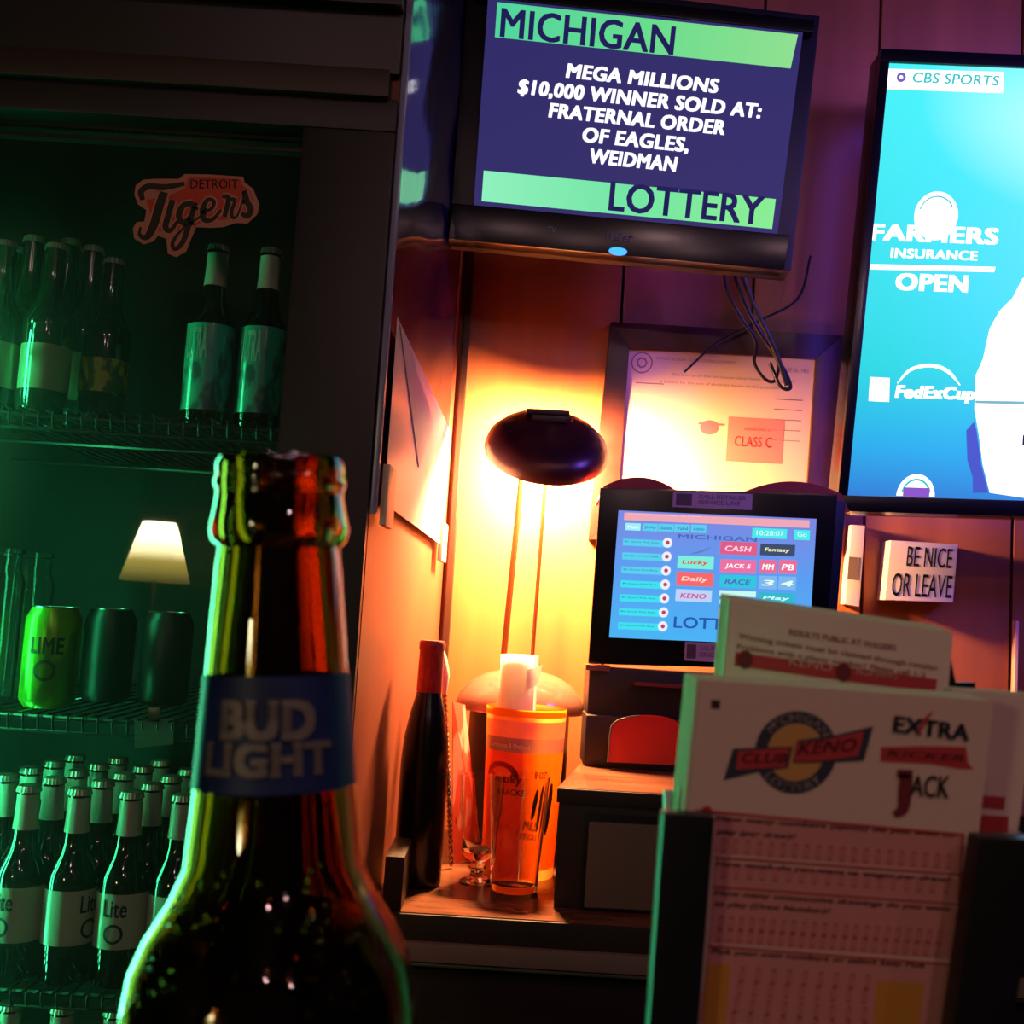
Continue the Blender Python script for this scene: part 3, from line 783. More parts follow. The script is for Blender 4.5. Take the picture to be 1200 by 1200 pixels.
# goblet
yg = 1.475
pg = P(558, 1038, yg)
gz = PZ(558, 1034, zc); yg = gz.y; pg = gz
s = 1300 / yg
R_ = 25.5 / s * 1.0; Hh = P(558, 908, yg).z - zc
prof = [(0, .002), (.021, .0015), (.0235, .0005), (.0238, .002), (.019, .0045), (.010, .009), (.0085, .014), (.013, .020), (.0085, .026), (.010, .029), (.0185, .034), (.0235, .042), (.0225, .050),
        (.0230, .062), (R_ * .95, Hh * .7), (R_, Hh), (R_ - .0018, Hh), (R_ * .95 - .002, Hh * .7), (.0212, .060), (.0200, .050), (.0150, .042), (0, .038)]
g_ = obj('stemmed_glass', lathe(new(), prof, 40, (pg.x, yg, zc + .0005)), M_clearglass)
tag(g_, 'empty footed clear glass standing in front of the orange tub', 'glass')
# pint glass
gz = PZ(601, 1017, zc); yp = gz.y
s = 1300 / yp; Hp = P(604, 893, yp).z - zc
rb_, rt_ = 25 / s, 32 / s
prof = [(0, .0), (rb_ - .002, 0), (rb_, .003), (rt_, Hp), (rt_ - .0014, Hp), (rb_ - .003, .012), (rb_ - .006, .0095), (0, .009)]
if yp + rt_ > YC - .056: yp = YC - .0585 - rt_
g2 = obj('pint_glass', lathe(new(), prof, 40, (gz.x, yp, zc + .0005)), M_clearglass)
tag(g2, 'empty straight clear pint glass touching the orange tub', 'glass')
# dark bottle with red foil against the cooler side
gz = PZ(494, 1022, zc); yb_ = 1.54; gz = P(489, 1020, yb_); s = 1300 / yb_
xb = max(gz.x, SX(yb_ + .034) + .034)
Ht = P(498, 750, yb_).z - zc; zf = P(498, 808, yb_).z - zc
wine = thing('liquor_bottle', 'dark bottle with a red foil cap standing against the cooler side', 'bottle', (xb, yb_, zc))
obj('glass_body', lathe(new(), [(0, 0), (.030, 0), (.0325, .004), (.0325, Ht * .50), (.030, Ht * .60), (.024, Ht * .70), (.018, Ht * .77), (.0165, zf + .002)], 36), mat('dark_bottle_glass', '#120a08', .2), wine, local=True)
obj('foil_cap', lathe(new(), [(.0168, zf - .006), (.0178, zf), (.0168, Ht - .014), (.0180, Ht - .012), (.0180, Ht - .003), (.016, Ht), (0, Ht)], 32), mat('red_foil', '#c83a30', .4, noise=('#a02820', (90, 90, 30), 2, .4, .6)), wine, local=True)
# bar spoon with a twisted shaft
pa, pz = P(519, 762, 1.64), PZ(529, 1018, zc)
spn = thing('bar_spoon', 'twisted-shaft metal bar spoon leaning beside the red foil bottle', 'spoon', pz)
bm = new(); ax0 = pz + Vector((0, 0, .004)); d_ = pa - ax0; N = 120
u_ = d_.normalized().orthogonal().normalized(); v_ = d_.normalized().cross(u_)
for ph in (0, PI):
    tube(bm, [ax0 + d_ * (i / N) * .8 + (u_ * math.cos(i * .9 + ph) + v_ * math.sin(i * .9 + ph)) * .0022 for i in range(N + 1)], .0021, 5)
obj('twisted_shaft', bm, mat('spoon_steel', '#b08a78', .25, metal=1), spn)
bm = new(); tube(bm, [ax0 + d_ * t for t in (.79, .84, .88, .92, .97, 1.0)], [.003, .006, .0085, .0078, .005, .002], 14)
obj('spoon_end', bm, mat('spoon_end_white', '#f0c8a0', .3), spn)
# red folded card standing between spoon and glass
q = Quad(P(531, 822, 1.69), P(545, 826, 1.72), P(566, 985, 1.70), P(531, 1000, 1.67))
q.c[2].z = q.c[3].z = zc + .001
crd = thing('menu_card', 'red and pink folded menu card standing behind the footed glass', 'card', q.at(.5, 1))
obj('card_face', q.plate(new(), 0, 0, 1, 1, -.0012, 0), mat('card_red', '#d24a38', .5, noise=('#e89080', (30, 30, 12), 2, .5, .55)), crd, sm=False)
for v in (.28, .5, .72):
    obj('card_stripe', q.plate(new(), .1, v, .9, v + .04, 0, .0006), mat('card_stripe', '#7a1c18', .5), crd, sm=False)

# ------------------------------------------------------------------ lottery terminal
YT = 1.70
q = qY([(703, 571), (982, 579), (966, 786), (689, 778)], YT)
term = thing('ticket_terminal', 'black touchscreen ticket terminal glowing blue on the riser', 'terminal', (q.at(.5, 1).x, 1.66, zr2))
bm = new(); hexa(bm, q.c, [c + Vector((.004, .05, 0)) for c in q.c], .004); obj('bezel', bm, M_blackgl, term)
bm = new(); c = q.c
hexa(bm, [c[1] + Vector((-.02, .01, -.004)), c[1] + Vector((.022, .03, -.006)), c[2] + Vector((.022, .03, .004)), c[2] + Vector((-.02, .01, 0))],
     [c[1] + Vector((-.02, .10, -.01)), c[1] + Vector((.022, .10, -.01)), c[2] + Vector((.022, .10, .004)), c[2] + Vector((-.02, .10, 0))], .003)
obj('side_reader', bm, M_blackpl, term)
# red rounded speaker housings behind the screen top
for (a, b, pk) in (((700, 575), (800, 581), 559), ((860, 583), (996, 585), 564)):
    bm = new(); L, R2 = P(*a, YT + .035), P(*b, YT + .035); top = P((a[0] + b[0]) / 2, pk, YT + .035)
    n = 14; pts = []
    hh = top.z - (L.z + R2.z) / 2
    for i in range(n + 1):
        t = i / n; pts.append(L.lerp(R2, t) + Vector((0, 0, hh * math.sin(PI * t) ** .8 - (.02 if i in (0, n) else 0))))
    hexa(bm, pts, [p + Vector((0, .035, 0)) for p in pts])
    obj('red_hood', bm, mat('hood_red', '#8c2018', .5), term)
sq = qY([(725, 598), (957, 608), (948, 757), (714, 747)], YT - .003)
scr = obj('screen', sq.plate(new(), 0, 0, 1, 1, -.002, 0), grad_emi('terminal_screen', [(0, '#46b4f4'), (.55, '#5a9cf0'), (1, '#7a86e0')], (0, 0, 1), 1.0), term, sm=False)
def T(name, bm, col, es=1.0): return tobj(name, bm, emi('glow_' + col, '#' + col, es), scr)
def z2uv(x, y): return sq.uv_of(P(700 + x * 280 / 1200., 580 + y * 200 / 857., YT - .003))
def tb_(name, x0, y0, x1, y1, col, d=.0008, es=1.):
    (u0, v0), (u1, v1) = z2uv(x0, y0), z2uv(x1, y1)
    return T(name, sq.plate(new(), u0, v0, u1, v1, 0, d), col, es), (u0, v0, u1, v1)
def tt_(s, x0, y0, x1, y1, col, d=.0012, bold=.01, shear=0., es=1.):
    (u0, v0), (u1, v1) = z2uv(x0, y0), z2uv(x1, y1)
    return T('screen_lettering', text(new(), sq, s, u0, v0, u1, v1, d, bold, shear), col, es)
(u0, v0), (u1, v1) = z2uv(135, 95), z2uv(1070, 150)
T('title_bar', sq.plate(new(), .03, .015, .965, .075, 0, .0008), 'f0a8b4')
tt_('Welcome to retailer terminal', 150, 92, 520, 112, 'ffe8e8', bold=0.)
for k, x in enumerate((142, 228, 308, 388, 472)):
    tb_('tab_button', x, 140 + k * 2, x + 74, 180 + k * 3, '9cf0f8' if k == 0 else '5ad0ee')
    tt_(['Main', 'Jackp', 'Sales', 'Valid', 'Admin'][k], x + 10, 152 + k * 2.5, x + 64, 170 + k * 2.5, 'ffffff' if k == 0 else '3464a8')
for k in range(7):
    y = 218 + k * 70; x = 130 - k * 4
    tb_('quick_button', x, y + (0 if k else 2), x + 240, y + 46, '3ee0f0' if k > 2 else '58d0f0')
    tt_('$%d Quick Pick Easy' % (k + 1), x + 8, y + 12, x + 180, y + 28, '1c4e86', bold=.0)
    (u, v) = z2uv(x + 222, y + 22)
    T('round_button', disc(new(), sq, u, v, .024, .040, .0008, .0018, n=18), 'e8f0fc')
    T('round_mark', disc(new(), sq, u, v, .010, .016, .0018, .0024, n=12), 'c8385c')
tt_('MICHIGAN', 405, 196, 800, 236, '4868b8', bold=.02)
tt_('LOTTERY', 385, 610, 800, 685, '2a58ac', bold=.02)
bm = new(); stroke(bm, sq, [z2uv(470, 296), z2uv(520, 284), z2uv(570, 262)], [.0012, .003, .0008], .001); T('swoosh', bm, '6080b8')
tb_('clock_button', 780, 165, 950, 222, '48ecec'); tt_('10:28:07', 800, 178, 935, 208, 'e0ffff')
tb_('go_button', 990, 175, 1065, 228, '48ecec'); tt_('Go', 1005, 185, 1050, 212, 'e0ffff')
G = [('game_button', 405, 304, 582, 375, '7cf0dc', 'Lucky', 'e04c3c'), ('game_button', 400, 385, 580, 462, 'f86868', 'Daily', 'ffd8c8'), ('game_button', 395, 472, 572, 540, 'bcd4fc', 'KENO', 'd8588c'),
     ('game_button', 620, 232, 800, 305, 'e05c88', 'CASH', 'ffd0e0'), ('game_button', 820, 244, 990, 310, '3c4c6c', 'Fantasy', 'f0f0c0'),
     ('game_button', 620, 322, 795, 395, 'f070a0', 'JACK 5', 'ffffff'), ('game_button', 818, 325, 898, 395, 'ec6c94', 'MM', 'ffffff'), ('game_button', 915, 325, 998, 398, 'ec6c94', 'PB', 'ffffff'),
     ('game_button', 618, 400, 795, 470, '2cc8e0', 'RACE', '5468b8'), ('game_button', 814, 405, 898, 475, '7cb8f0', '3', 'e8fff0'), ('game_button', 912, 408, 995, 478, '7cb8f0', '4', 'e8fff0'),
     ('game_button', 614, 478, 795, 515, 'c8fcf0', None, None), ('game_button', 808, 488, 992, 550, '30b8d0', 'Play', 'd0fff4'),
     ('game_button', 612, 525, 795, 556, 'd8fcf4', None, None), ('game_button', 610, 570, 790, 640, 'f09ca8', 'WIN', 'f05040')]
for nm, x0, y0, x1, y1, c_, s_, c2_ in G:
    tb_(nm, x0, y0, x1, y1, c_)
    if s_: tt_(s_, x0 + (x1 - x0) * .12, y0 + (y1 - y0) * .3, x1 - (x1 - x0) * .15, y1 - (y1 - y0) * .25, c2_, bold=.03, shear=.15)
# stickers on the bezel
for cc, lbn in (([(789, 576), (882, 579), (881, 598), (788, 594)], 'upper'), ([(803, 752), (858, 755), (857, 777), (802, 774)], 'lower')):
    qq = qY(cc, YT - .0015)
    s1 = obj('sticker', qq.plate(new(), 0, 0, 1, 1, -.001, .0004), mat('sticker_grey', '#a08890', .5), term, sm=False)
    bm = new(); text(bm, qq, 'CALL RETAILER', .32, .15, .92, .4, .0007, 0.); text(bm, qq, 'SERVICE LINE', .32, .5, .85, .75, .0007, 0.); tobj('sticker_lettering', bm, mat('stk_ink', '#54424c', .5), s1)
    bm = new(); qq.plate(bm, .04, .12, .24, .88, .0004, .0008); tobj('sticker_icon', bm, mat('stk_icon', '#4a3440', .5), s1)
# pedestal body below the screen
b0 = P(683, 893, YT - .02); b1 = P(860, 893, YT - .02); tz = q.c[3].z - .004
bm = new(); box(bm, (P(684, 893, YT - .02).x, YT - .02, zr2), (P(972, 850, YT).x, YT + .07, P(690, 838, YT - .02).z), .004)
obj('printer_base', bm, mat('printer_black', '#241416', .45), term)
bm = new(); box(bm, (P(690, 800, YT).x, YT + .002, P(690, 838, YT - .02).z - .002), (P(964, 800, YT).x, YT + .10, tz), .003); obj('neck', bm, mat('printer_black', '#241416', .45), term)
bm = new(); box(bm, (P(686, 780, YT).x, YT - .012, P(686, 783, YT).z - .002), (P(714, 783, YT).x, YT + .01, P(686, 778, YT).z), .001); obj('hinge_tab', bm, mat('tab_grey', '#6a4238', .4), term)
bm = new(); box(bm, (P(740, 830, YT).x, YT - .026, P(740, 803, YT - .02).z), (P(966, 830, YT).x, YT + .01, P(740, 799, YT - .02).z), .001); obj('red_slot', bm, mat('slot_red', '#641c20', .4), term)
# red ticket tray, rounded top
qq = qY([(716, 838), (800, 838), (800, 897), (712, 893)], YT - .045)
bm = new(); n = 14
pts = [(0, 1)] + [(.0 + 1.0 * (1 - math.cos(PI * i / n)) / 2, .42 - .42 * math.sin(PI * i / n) ** .6) for i in range(n + 1)] + [(1, 1)]
qq.poly(bm, pts, -.004, 0)
obj('ticket_tray', bm, mat('tray_red', '#c02c1c', .35), term)
bm = new(); tube(bm, [qq.at(u, v, .001) for u, v in pts[:8]], .0012, 6); lab(obj('tray_rim', bm, M_alu, term), 'shiny edge of the red tray')

# ------------------------------------------------------------------ framed licence on the wall
fo = qY([(716, 377), (988, 393), (972, 640), (690, 632)], YW - .022)
fi = qY([(737, 409), (955, 422), (941, 622), (722, 612)], YW - .014)
lic = thing('framed_licence', 'framed licence sheet in a wide dark wooden frame behind the terminal', 'picture frame', fo.at(.5, 1))
A, B = fo.c, [fi.at(u, v, .008) for u, v in ((0, 0), (1, 0), (1, 1), (0, 1))]
for i in range(4):
    j = (i + 1) % 4; dz = Vector((0, .021, 0))
    obj('frame_side', hexa(new(), [A[i], A[j], B[j], B[i]], [A[i] + dz, A[j] + dz, B[j] + Vector((0, .012, 0)), B[i] + Vector((0, .012, 0))], .001), mat('frame_mahogany', '#3c1a14', .35, noise=('#28100c', (20, 20, 20), 3, .3, .7)), lic)
sh_ = obj('licence_sheet', fi.plate(new(), -.01, -.01, 1.01, 1.01, -.004, 0), mat('licence_paper', '#c9a088', .55), lic, sm=False)
M_pink = mat('pink_print', '#e0545c', .6); M_greyink = mat('grey_ink', '#7a6058', .6)
bm = new()
fi2 = fi
text(bm, fi, 'STATE OF MICHIGAN  LIQUOR CONTROL COMMISSION', .15, .035, .58, .055, .0006, .0)
text(bm, fi, 'LICENSE No. 1482', .80, .055, .97, .08, .0006, .0)
text(bm, fi, 'This is to certify that the licensee named below is hereby granted', .24, .125, .9, .145, .0006, 0.)
text(bm, fi, 'a licence for the sale of alcoholic liquor on the premises', .18, .17, .82, .19, .0006, 0.)
for k in range(5): fi.plate(bm, .80, .24 + .06 * k, .95, .245 + .06 * k, 0, .0005)
fi.plate(bm, .05, .19, .2, .196, 0, .0005)
tobj('printed_text', bm, M_greyink, sh_)
bm = new(); disc(bm, fi, .075, .075, .058, .062, 0, .0005, r0=.88); disc(bm, fi, .075, .075, .03, .033, 0, .0005, r0=.7, n=7); tobj('state_seal', bm, M_greyink, sh_)
bm = new(); disc(bm, fi, .46, .43, .05, .042, 0, .0006, n=24); fi.plate(bm, .40, .405, .54, .415, .0, .0008); tobj('red_seal', bm, M_pink, sh_)
bm = new(); fi.plate(bm, .56, .36, .86, .62, 0, .0004); tobj('pink_box', bm, mat('pink_box', '#e8645c', .6), sh_)
bm = new(); text(bm, fi, 'EXPIRES APRIL 30', .65, .42, .79, .435, .0008, 0.); text(bm, fi, 'CLASS C', .6, .47, .8, .53, .0008, .01); tobj('pink_box_lettering', bm, mat('box_ink', '#b83a3c', .6), sh_)

# cables hanging below the wall television
def cable(pts, r, label, m=None):
    bm = new(); tube(bm, spline([P(x, y, Y) for x, y, Y in pts], 6), r, 7)
    return tag(obj('cable', bm, m or M_blackpl), label, 'cable', 'cables hanging over the framed licence')
cable([(846, 300, 1.86), (852, 340, 1.86), (868, 372, 1.87), (886, 400, 1.88), (884, 425, 1.89), (896, 444, 1.89), (908, 446, 1.89), (912, 425, 1.89), (900, 405, 1.88)], .0030, 'looped black cable with its bight over the licence corner')
cable([(856, 300, 1.85), (868, 345, 1.85), (888, 385, 1.86), (906, 412, 1.87), (922, 440, 1.87), (926, 455, 1.87), (914, 452, 1.87), (902, 425, 1.87)], .0034, 'thickest black cable ending lowest over the licence')
cable([(862, 300, 1.84), (880, 350, 1.84), (896, 384, 1.84), (912, 420, 1.845), (922, 452, 1.845)], .0040, 'straight thick black cable hanging to the licence corner')
cable([(950, 300, 1.88), (935, 350, 1.88), (890, 376, 1.89), (840, 402, 1.90), (802, 436, 1.905)], .0022, 'thin black cable slanting across the top of the licence sheet')

# ------------------------------------------------------------------ television showing the lottery screen
YV = 1.70
q = qY([(548, -30), (962, 18), (928, 318), (526, 280)], YV + .004)
sq2 = qY([(560, -16), (946, 36), (915, 282), (548, 242)], [YV - .026, YV - .006, YV + .004, YV - .016])
tv = thing('wall_television', 'small black wall television showing the lottery results', 'television', q.at(.5, 1))
obj('cabinet', hexa(new(), q.c, [c + Vector((.0, .055, 0)) for c in q.c], .006), M_blackpl, tv)
# picture area is addressed in the photograph's own screen corners
pq = Quad(*[P(x, y, YV - .014) for x, y in ((572, -2), (941, 38), (911, 275), (555, 241))])
off = -.0
PLQ = pq
obj('bezel_rim', hexa(new(), [PLQ.at(*x) for x in ((-.035, -.06, .004), (1.03, -.06, .004), (1.03, -.0, .004), (-.035, -.0, .004))], [PLQ.at(*x) for x in ((-.035, -.06, -.03), (1.03, -.06, -.03), (1.03, -.0, -.03), (-.035, -.0, -.03))], .001), M_blackgl, tv)
lb = obj('lower_bezel', hexa(new(), [PLQ.at(*x) for x in ((-.07, 1.0, .004), (1.04, 1.0, .004), (1.035, 1.17, .002), (-.075, 1.17, .002))], [PLQ.at(*x) for x in ((-.07, 1.0, -.03), (1.04, 1.0, -.03), (1.035, 1.17, -.03), (-.075, 1.17, -.03))], .002), M_blackgl, tv)
tobj('maker_lettering', text(new(), PLQ, 'Haier', .44, 1.065, .53, 1.105, .0046, .02), mat('logo_grey', '#6a6878', .4, metal=.5), lb)
bm = new(); disc(bm, PLQ, .485, 1.155, .03, .018, .002, .005, n=20); obj('power_light', bm, emi('blue_led', '#2c7cff', 3.), lb, sm=False)
tobj('energy_mark', text(new(), PLQ, 'TV', .25, 1.07, .275, 1.10, .0046, .0), mat('logo_grey', '#6a6878', .4, metal=.5), lb)
tvs = obj('screen', PLQ.plate(new(), 0, 0, 1, 1, -.004, 0), emi('tv_navy', '#302c68', 1.0), tv, sm=False)
def V(name, bm, m): return tobj(name, bm, m, tvs)
g1 = grad_emi('tv_green_top', [(0, '#4ed49c'), (.5, '#66dc8c'), (1, '#8ce08c')], (1, 0, 0))
g2_ = grad_emi('tv_green_bottom', [(0, '#8cf0bc'), (.5, '#6ce4a0'), (1, '#84ec8c')], (1, 0, 0))
inner_u = lambda x: x
# band outlines follow the lettering cut-outs
V('green_band', PLQ.poly(new(), [(.03, .015), (.985, .015), (.975, .185), (.03, .185)], 0, .0008), g1)
V('green_band', PLQ.poly(new(), [(.025, .83), (.98, .83), (.98, .975), (.025, .975)], 0, .0008), g2_)
NV = emi('tv_navy_letters', '#201c58', 1.0)
V('title_lettering', text(new(), PLQ, 'MICHIGAN', .045, .04, .60, .185, .0016, .022, 0), NV)
V('title_lettering', text(new(), PLQ, 'LOTTERY', .44, .822, .945, .965, .0016, .022, 0), NV)
WH = emi('tv_white', '#f4f0ff', 1.3)
for s_, a_, b_, v_ in (('MEGA MILLIONS', .265, .755, .275), ('$10,000 WINNER SOLD AT:', .115, .90, .375), ('FRATERNAL ORDER', .22, .79, .475), ('OF EAGLES,', .335, .68, .575), ('WEIDMAN', .365, .65, .675)):
    V('result_lettering', text(new(), PLQ, s_, a_, v_, b_, v_ + (.084 if ',' in s_ else .072), .0012, .045, .1), WH)
# wall bracket
obj('wall_bracket', box(new(), (q.at(.5, .5).x - .1, YV + .04, q.at(.5, .5).z - .12), (q.at(.5, .5).x + .1, YW - .001, q.at(.5, .5).z + .12), .004), M_blackpl, tv)

# ------------------------------------------------------------------ big television with golf coverage
YB = 1.78
# true rectangle in the wall's plane, slightly turned to the pictured slant
tl, bl = P(1041, 74, YB), P(992, 581, YB - .02)
dr = Vector((1.12, .03, 1.12 * .035)); 
BQ = Quad(tl, tl + dr, bl + dr * 1.0, bl)
W_ = dr.length; Hb = (tl - bl).length
big = thing('large_television', 'large television glowing cyan with golf tournament coverage', 'television', BQ.at(.5, 1))
obj('cabinet', hexa(new(), [BQ.at(*x) for x in ((-.014, -.03, -.004), (1.014, -.03, -.004), (1.014, 1.035, -.004), (-.014, 1.035, -.004))], [BQ.at(*x) for x in ((-.014, -.03, -.05), (1.014, -.03, -.05), (1.014, 1.035, -.05), (-.014, 1.035, -.05))], .004), M_blackgl, big)
for cc in (((-.014, -.03), (1.014, -.03), (1.014, 0), (-.014, 0)), ((-.014, 1), (1.014, 1), (1.014, 1.035), (-.014, 1.035)), ((-.014, 0), (0, 0), (0, 1), (-.014, 1)), ((1, 0), (1.014, 0), (1.014, 1), (1, 1))):
    obj('bezel_side', hexa(new(), [BQ.at(u, v, .006) for u, v in cc], [BQ.at(u, v, -.004) for u, v in cc], .001), M_blackgl, big)
for cc in (((.02, .0), (.98, .0), (.98, .02), (.02, .02)), ((.02, .97), (.98, .97), (.98, .99), (.02, .99)), ((.0, .03), (.012, .03), (.012, .97), (.0, .97))):
    obj('added_halo_strip', hexa(new(), [BQ.at(u, v, -.058) for u, v in cc], [BQ.at(u, v, -.050) for u, v in cc]), emi('added_violet_halo', (.13, .07, 1.0), 10.0), big, sm=False)  # added glowing strips, no television part; they put a violet halo on the wall
ES = 1.0
def busy(name):
    m = bpy.data.materials.new(name); m.use_nodes = True; nt = m.node_tree
    b = nt.nodes['Principled BSDF']; b.inputs['Base Color'].default_value = (.01, .01, .01, 1)
    tc = nt.nodes.new('ShaderNodeTexCoord'); sx = nt.nodes.new('ShaderNodeSeparateXYZ'); nt.links.new(tc.outputs['Generated'], sx.inputs[0])
    r = nt.nodes.new('ShaderNodeValToRGB'); e = r.color_ramp.elements
    for _ in range(2): e.new(.5)
    for k, (p_, c_) in enumerate(((0., '#2878c8'), (.10, '#14a4dc'), (.28, '#06d0cc'), (1, '#40ecec'))): e[k].position = p_; e[k].color = (*lin(c_), 1)
    nt.links.new(sx.outputs[2], r.inputs[0])
    nt2 = nt.nodes.new('ShaderNodeVectorMath'); nt2.operation = 'DISTANCE'; nt.links.new(tc.outputs['Generated'], nt2.inputs[0]); nt2.inputs[1].default_value = (.26, .5, .82)
    mr = nt.nodes.new('ShaderNodeMapRange'); mr.inputs[1].default_value = .22; mr.inputs[2].default_value = 0.0; mr.inputs[3].default_value = 0; mr.inputs[4].default_value = .8
    nt.links.new(nt2.outputs['Value'], mr.inputs[0])
    mxr = nt.nodes.new('ShaderNodeMix'); mxr.data_type = 'RGBA'; nt.links.new(mr.outputs[0], mxr.inputs[0]); nt.links.new(r.outputs[0], mxr.inputs[6]); mxr.inputs[7].default_value = (.55, 1, 1, 1)
    nt.links.new(mxr.outputs[2], b.inputs['Emission Color']); b.inputs['Emission Strength'].default_value = 1.1
    return m
bs = obj('screen', BQ.plate(new(), 0, 0, 1, 1, -.004, 0), busy('golf_picture'), big, sm=False)
def buv(x, y): return BQ.uv_of(P(x, y, YB - .008))
def bt_(s, x0, y0, x1, y1, bold=.05, shear=0., m=None, d=.0012):
    (u0, v0), (u1, v1) = buv(x0, y0), buv(x1, y1)
    return tobj('screen_lettering', text(new(), BQ, s, u0, v0, u1, v1, d, bold, shear), m or WB, bs)
WB = emi('golf_white', '#ffffff', 1.6); CY = emi('golf_teal_letters', '#3cc8c8', 1.0)
def bp(name, pts, m, d0=0., d1=.0008): return tobj(name, BQ.poly(new(), [buv(x, y) for x, y in pts], d0, d1), m, bs)
bp('channel_banner', [(1042, 78), (1180, 80), (1179, 105), (1040, 102)], WB)
bt_('CBS SPORTS', 1072, 82, 1174, 97, bold=.02, shear=.1, m=CY, d=.0016)
bm = new(); (u, v) = buv(1058, 88); disc(bm, BQ, u, v, .007, .012, .0008, .0016, r0=.4, n=16); tobj('eye_logo', bm, emi('eye_purple', '#7060c8', 1), bs)
bm = new(); (u, v) = buv(1098, 252); disc(bm, BQ, u, v, .0325, .057, 0, .0008, n=40); tobj('emblem_disc', bm, WB, bs)
bm = new(); disc(bm, BQ, u, v, .0270, .047, .0008, .0012, r0=.93, a0=.5, a1=PI - .3); tobj('emblem_ring', bm, CY, bs)
bt_('FARMERS', 1021, 262, 1171, 286, bold=.05)
bt_('INSURANCE', 1044, 291, 1146, 305, bold=.04)
bp('divider_bar', [(1020, 310), (1168, 312), (1166, 318), (1019, 316)], WB)
bt_('OPEN', 1050, 320, 1134, 343, bold=.05)
bp('tour_badge', [(1018, 443), (1041, 444), (1040, 472), (1016, 471)], WB)
bt_('FedExCup', 1048, 452, 1141, 474, bold=.06, shear=.1)
bm = new(); stroke(bm, BQ, [buv(1050, 450), buv(1066, 434), buv(1090, 429), buv(1110, 436), buv(1124, 452)], [.002, .005, .006, .006, .002], .001); tobj('cup_arc', bm, WB, bs)
bm = new(); (u, v) = buv(1070, 583); disc(bm, BQ, u, v, .0275, .050, 0, .0008, r0=.0, a0=0.03, a1=PI - .03, n=30); tobj('lower_emblem', bm, WB, bs)
bm = new(); disc(bm, BQ, u, v, .022, .040, .0008, .0013, r0=.88, a0=.25, a1=PI - .25, n=30); tobj('lower_emblem_ring', bm, CY, bs)
bm = new(); (u0, v0), (u1, v1) = buv(1056, 572), buv(1086, 583); BQ.plate(bm, u0, v0, u1, .999, .0008, .0014); tobj('lower_emblem_band', bm, emi('golf_violet', '#8c58c8', 1.), bs)
# golfer in white, mostly beyond the frame
gol = [(1235, 330), (1215, 322), (1200, 325), (1188, 348), (1172, 364), (1160, 385), (1152, 420), (1143, 440), (1141, 480), (1146, 510), (1150, 545), (1158, 578), (1200, 584), (1290, 588), (1310, 540), (1300, 430), (1280, 360)]
bp('golfer_figure', gol, emi('golfer_white', '#fbf4ff', 1.5))
bp('golfer_belt', [(1142, 470), (1300, 472), (1300, 476), (1142, 473)], emi('belt_teal', '#78b8b8', 1.), .0008, .0014)
bp('golfer_crease', [(1198, 510), (1206, 512), (1204, 524), (1197, 522)], emi('crease_black', '#18181c', 1.), .0008, .0014)
bp('golf_bag', [(1131, 505), (1140, 495), (1143, 505), (1148, 545), (1156, 578), (1138, 578), (1138, 560), (1132, 540)], emi('bag_purple', '#4858c8', 1.))
obj('wall_bracket', box(new(), (BQ.at(.5, .5).x - .15, YB + .03, BQ.at(.5, .5).z - .15), (BQ.at(.5, .5).x + .15, YW - .001, BQ.at(.5, .5).z + .15), .004), M_blackpl, big)

# ------------------------------------------------------------------ signs on the wall
q = qY([(1044, 633), (1123, 638), (1117, 706), (1037, 703)], YW - .045)
sg = thing('slogan_sign', 'small white block sign reading BE NICE OR LEAVE below the large television', 'sign', q.at(.5, 1))
sb = obj('sign_block', hexa(new(), q.c, [c + Vector((0, .044, 0)) for c in q.c], .0015), mat('sign_white', '#c8b4a4', .6), sg)
tobj('sign_lettering', text(new(), q, 'BE NICE', .26, .08, .93, .42, .0006, .01), mat('sign_black', '#14100e', .6), sg)
tobj('sign_lettering', text(new(), q, 'OR LEAVE', .08, .54, .96, .93, .0006, .01), mat('sign_black', '#14100e', .6), sg)
q = qY([(998, 615), (1014, 616), (1007, 711), (990, 708)], YW - .028)
s2 = thing('narrow_sign', 'narrow white block sign half hidden behind the terminal', 'sign', q.at(.5, 1))
obj('sign_block', hexa(new(), q.c, [c + Vector((0, .027, 0)) for c in q.c], .001), mat('sign_white', '#c8b4a4', .6), s2)
obj('sign_print', q.plate(new(), .0, .4, .8, .68, 0, .0006), mat('sign_grey_print', '#6a5448', .6), s2, sm=False)

# ------------------------------------------------------------------ bar top (below the view) and the forms holder
BX = .03
bz = None
ztop = P(328, 549, .243).z
zbar = ztop - .229
bar = thing('bar_counter', 'dark bar top in front of the viewer carrying bottle and form holder', 'counter', (0, 0, 0))
obj('bar_top', box(new(), (-.5, -.35, zbar - .04), (2.1, .40, zbar), .006), mat('bar_lacquer', '#1c0f0a', .2), bar)
obj('bar_front', box(new(), (-.46, -.30, 0), (2.1, .33, zbar - .041), .002), M_cfront, bar)

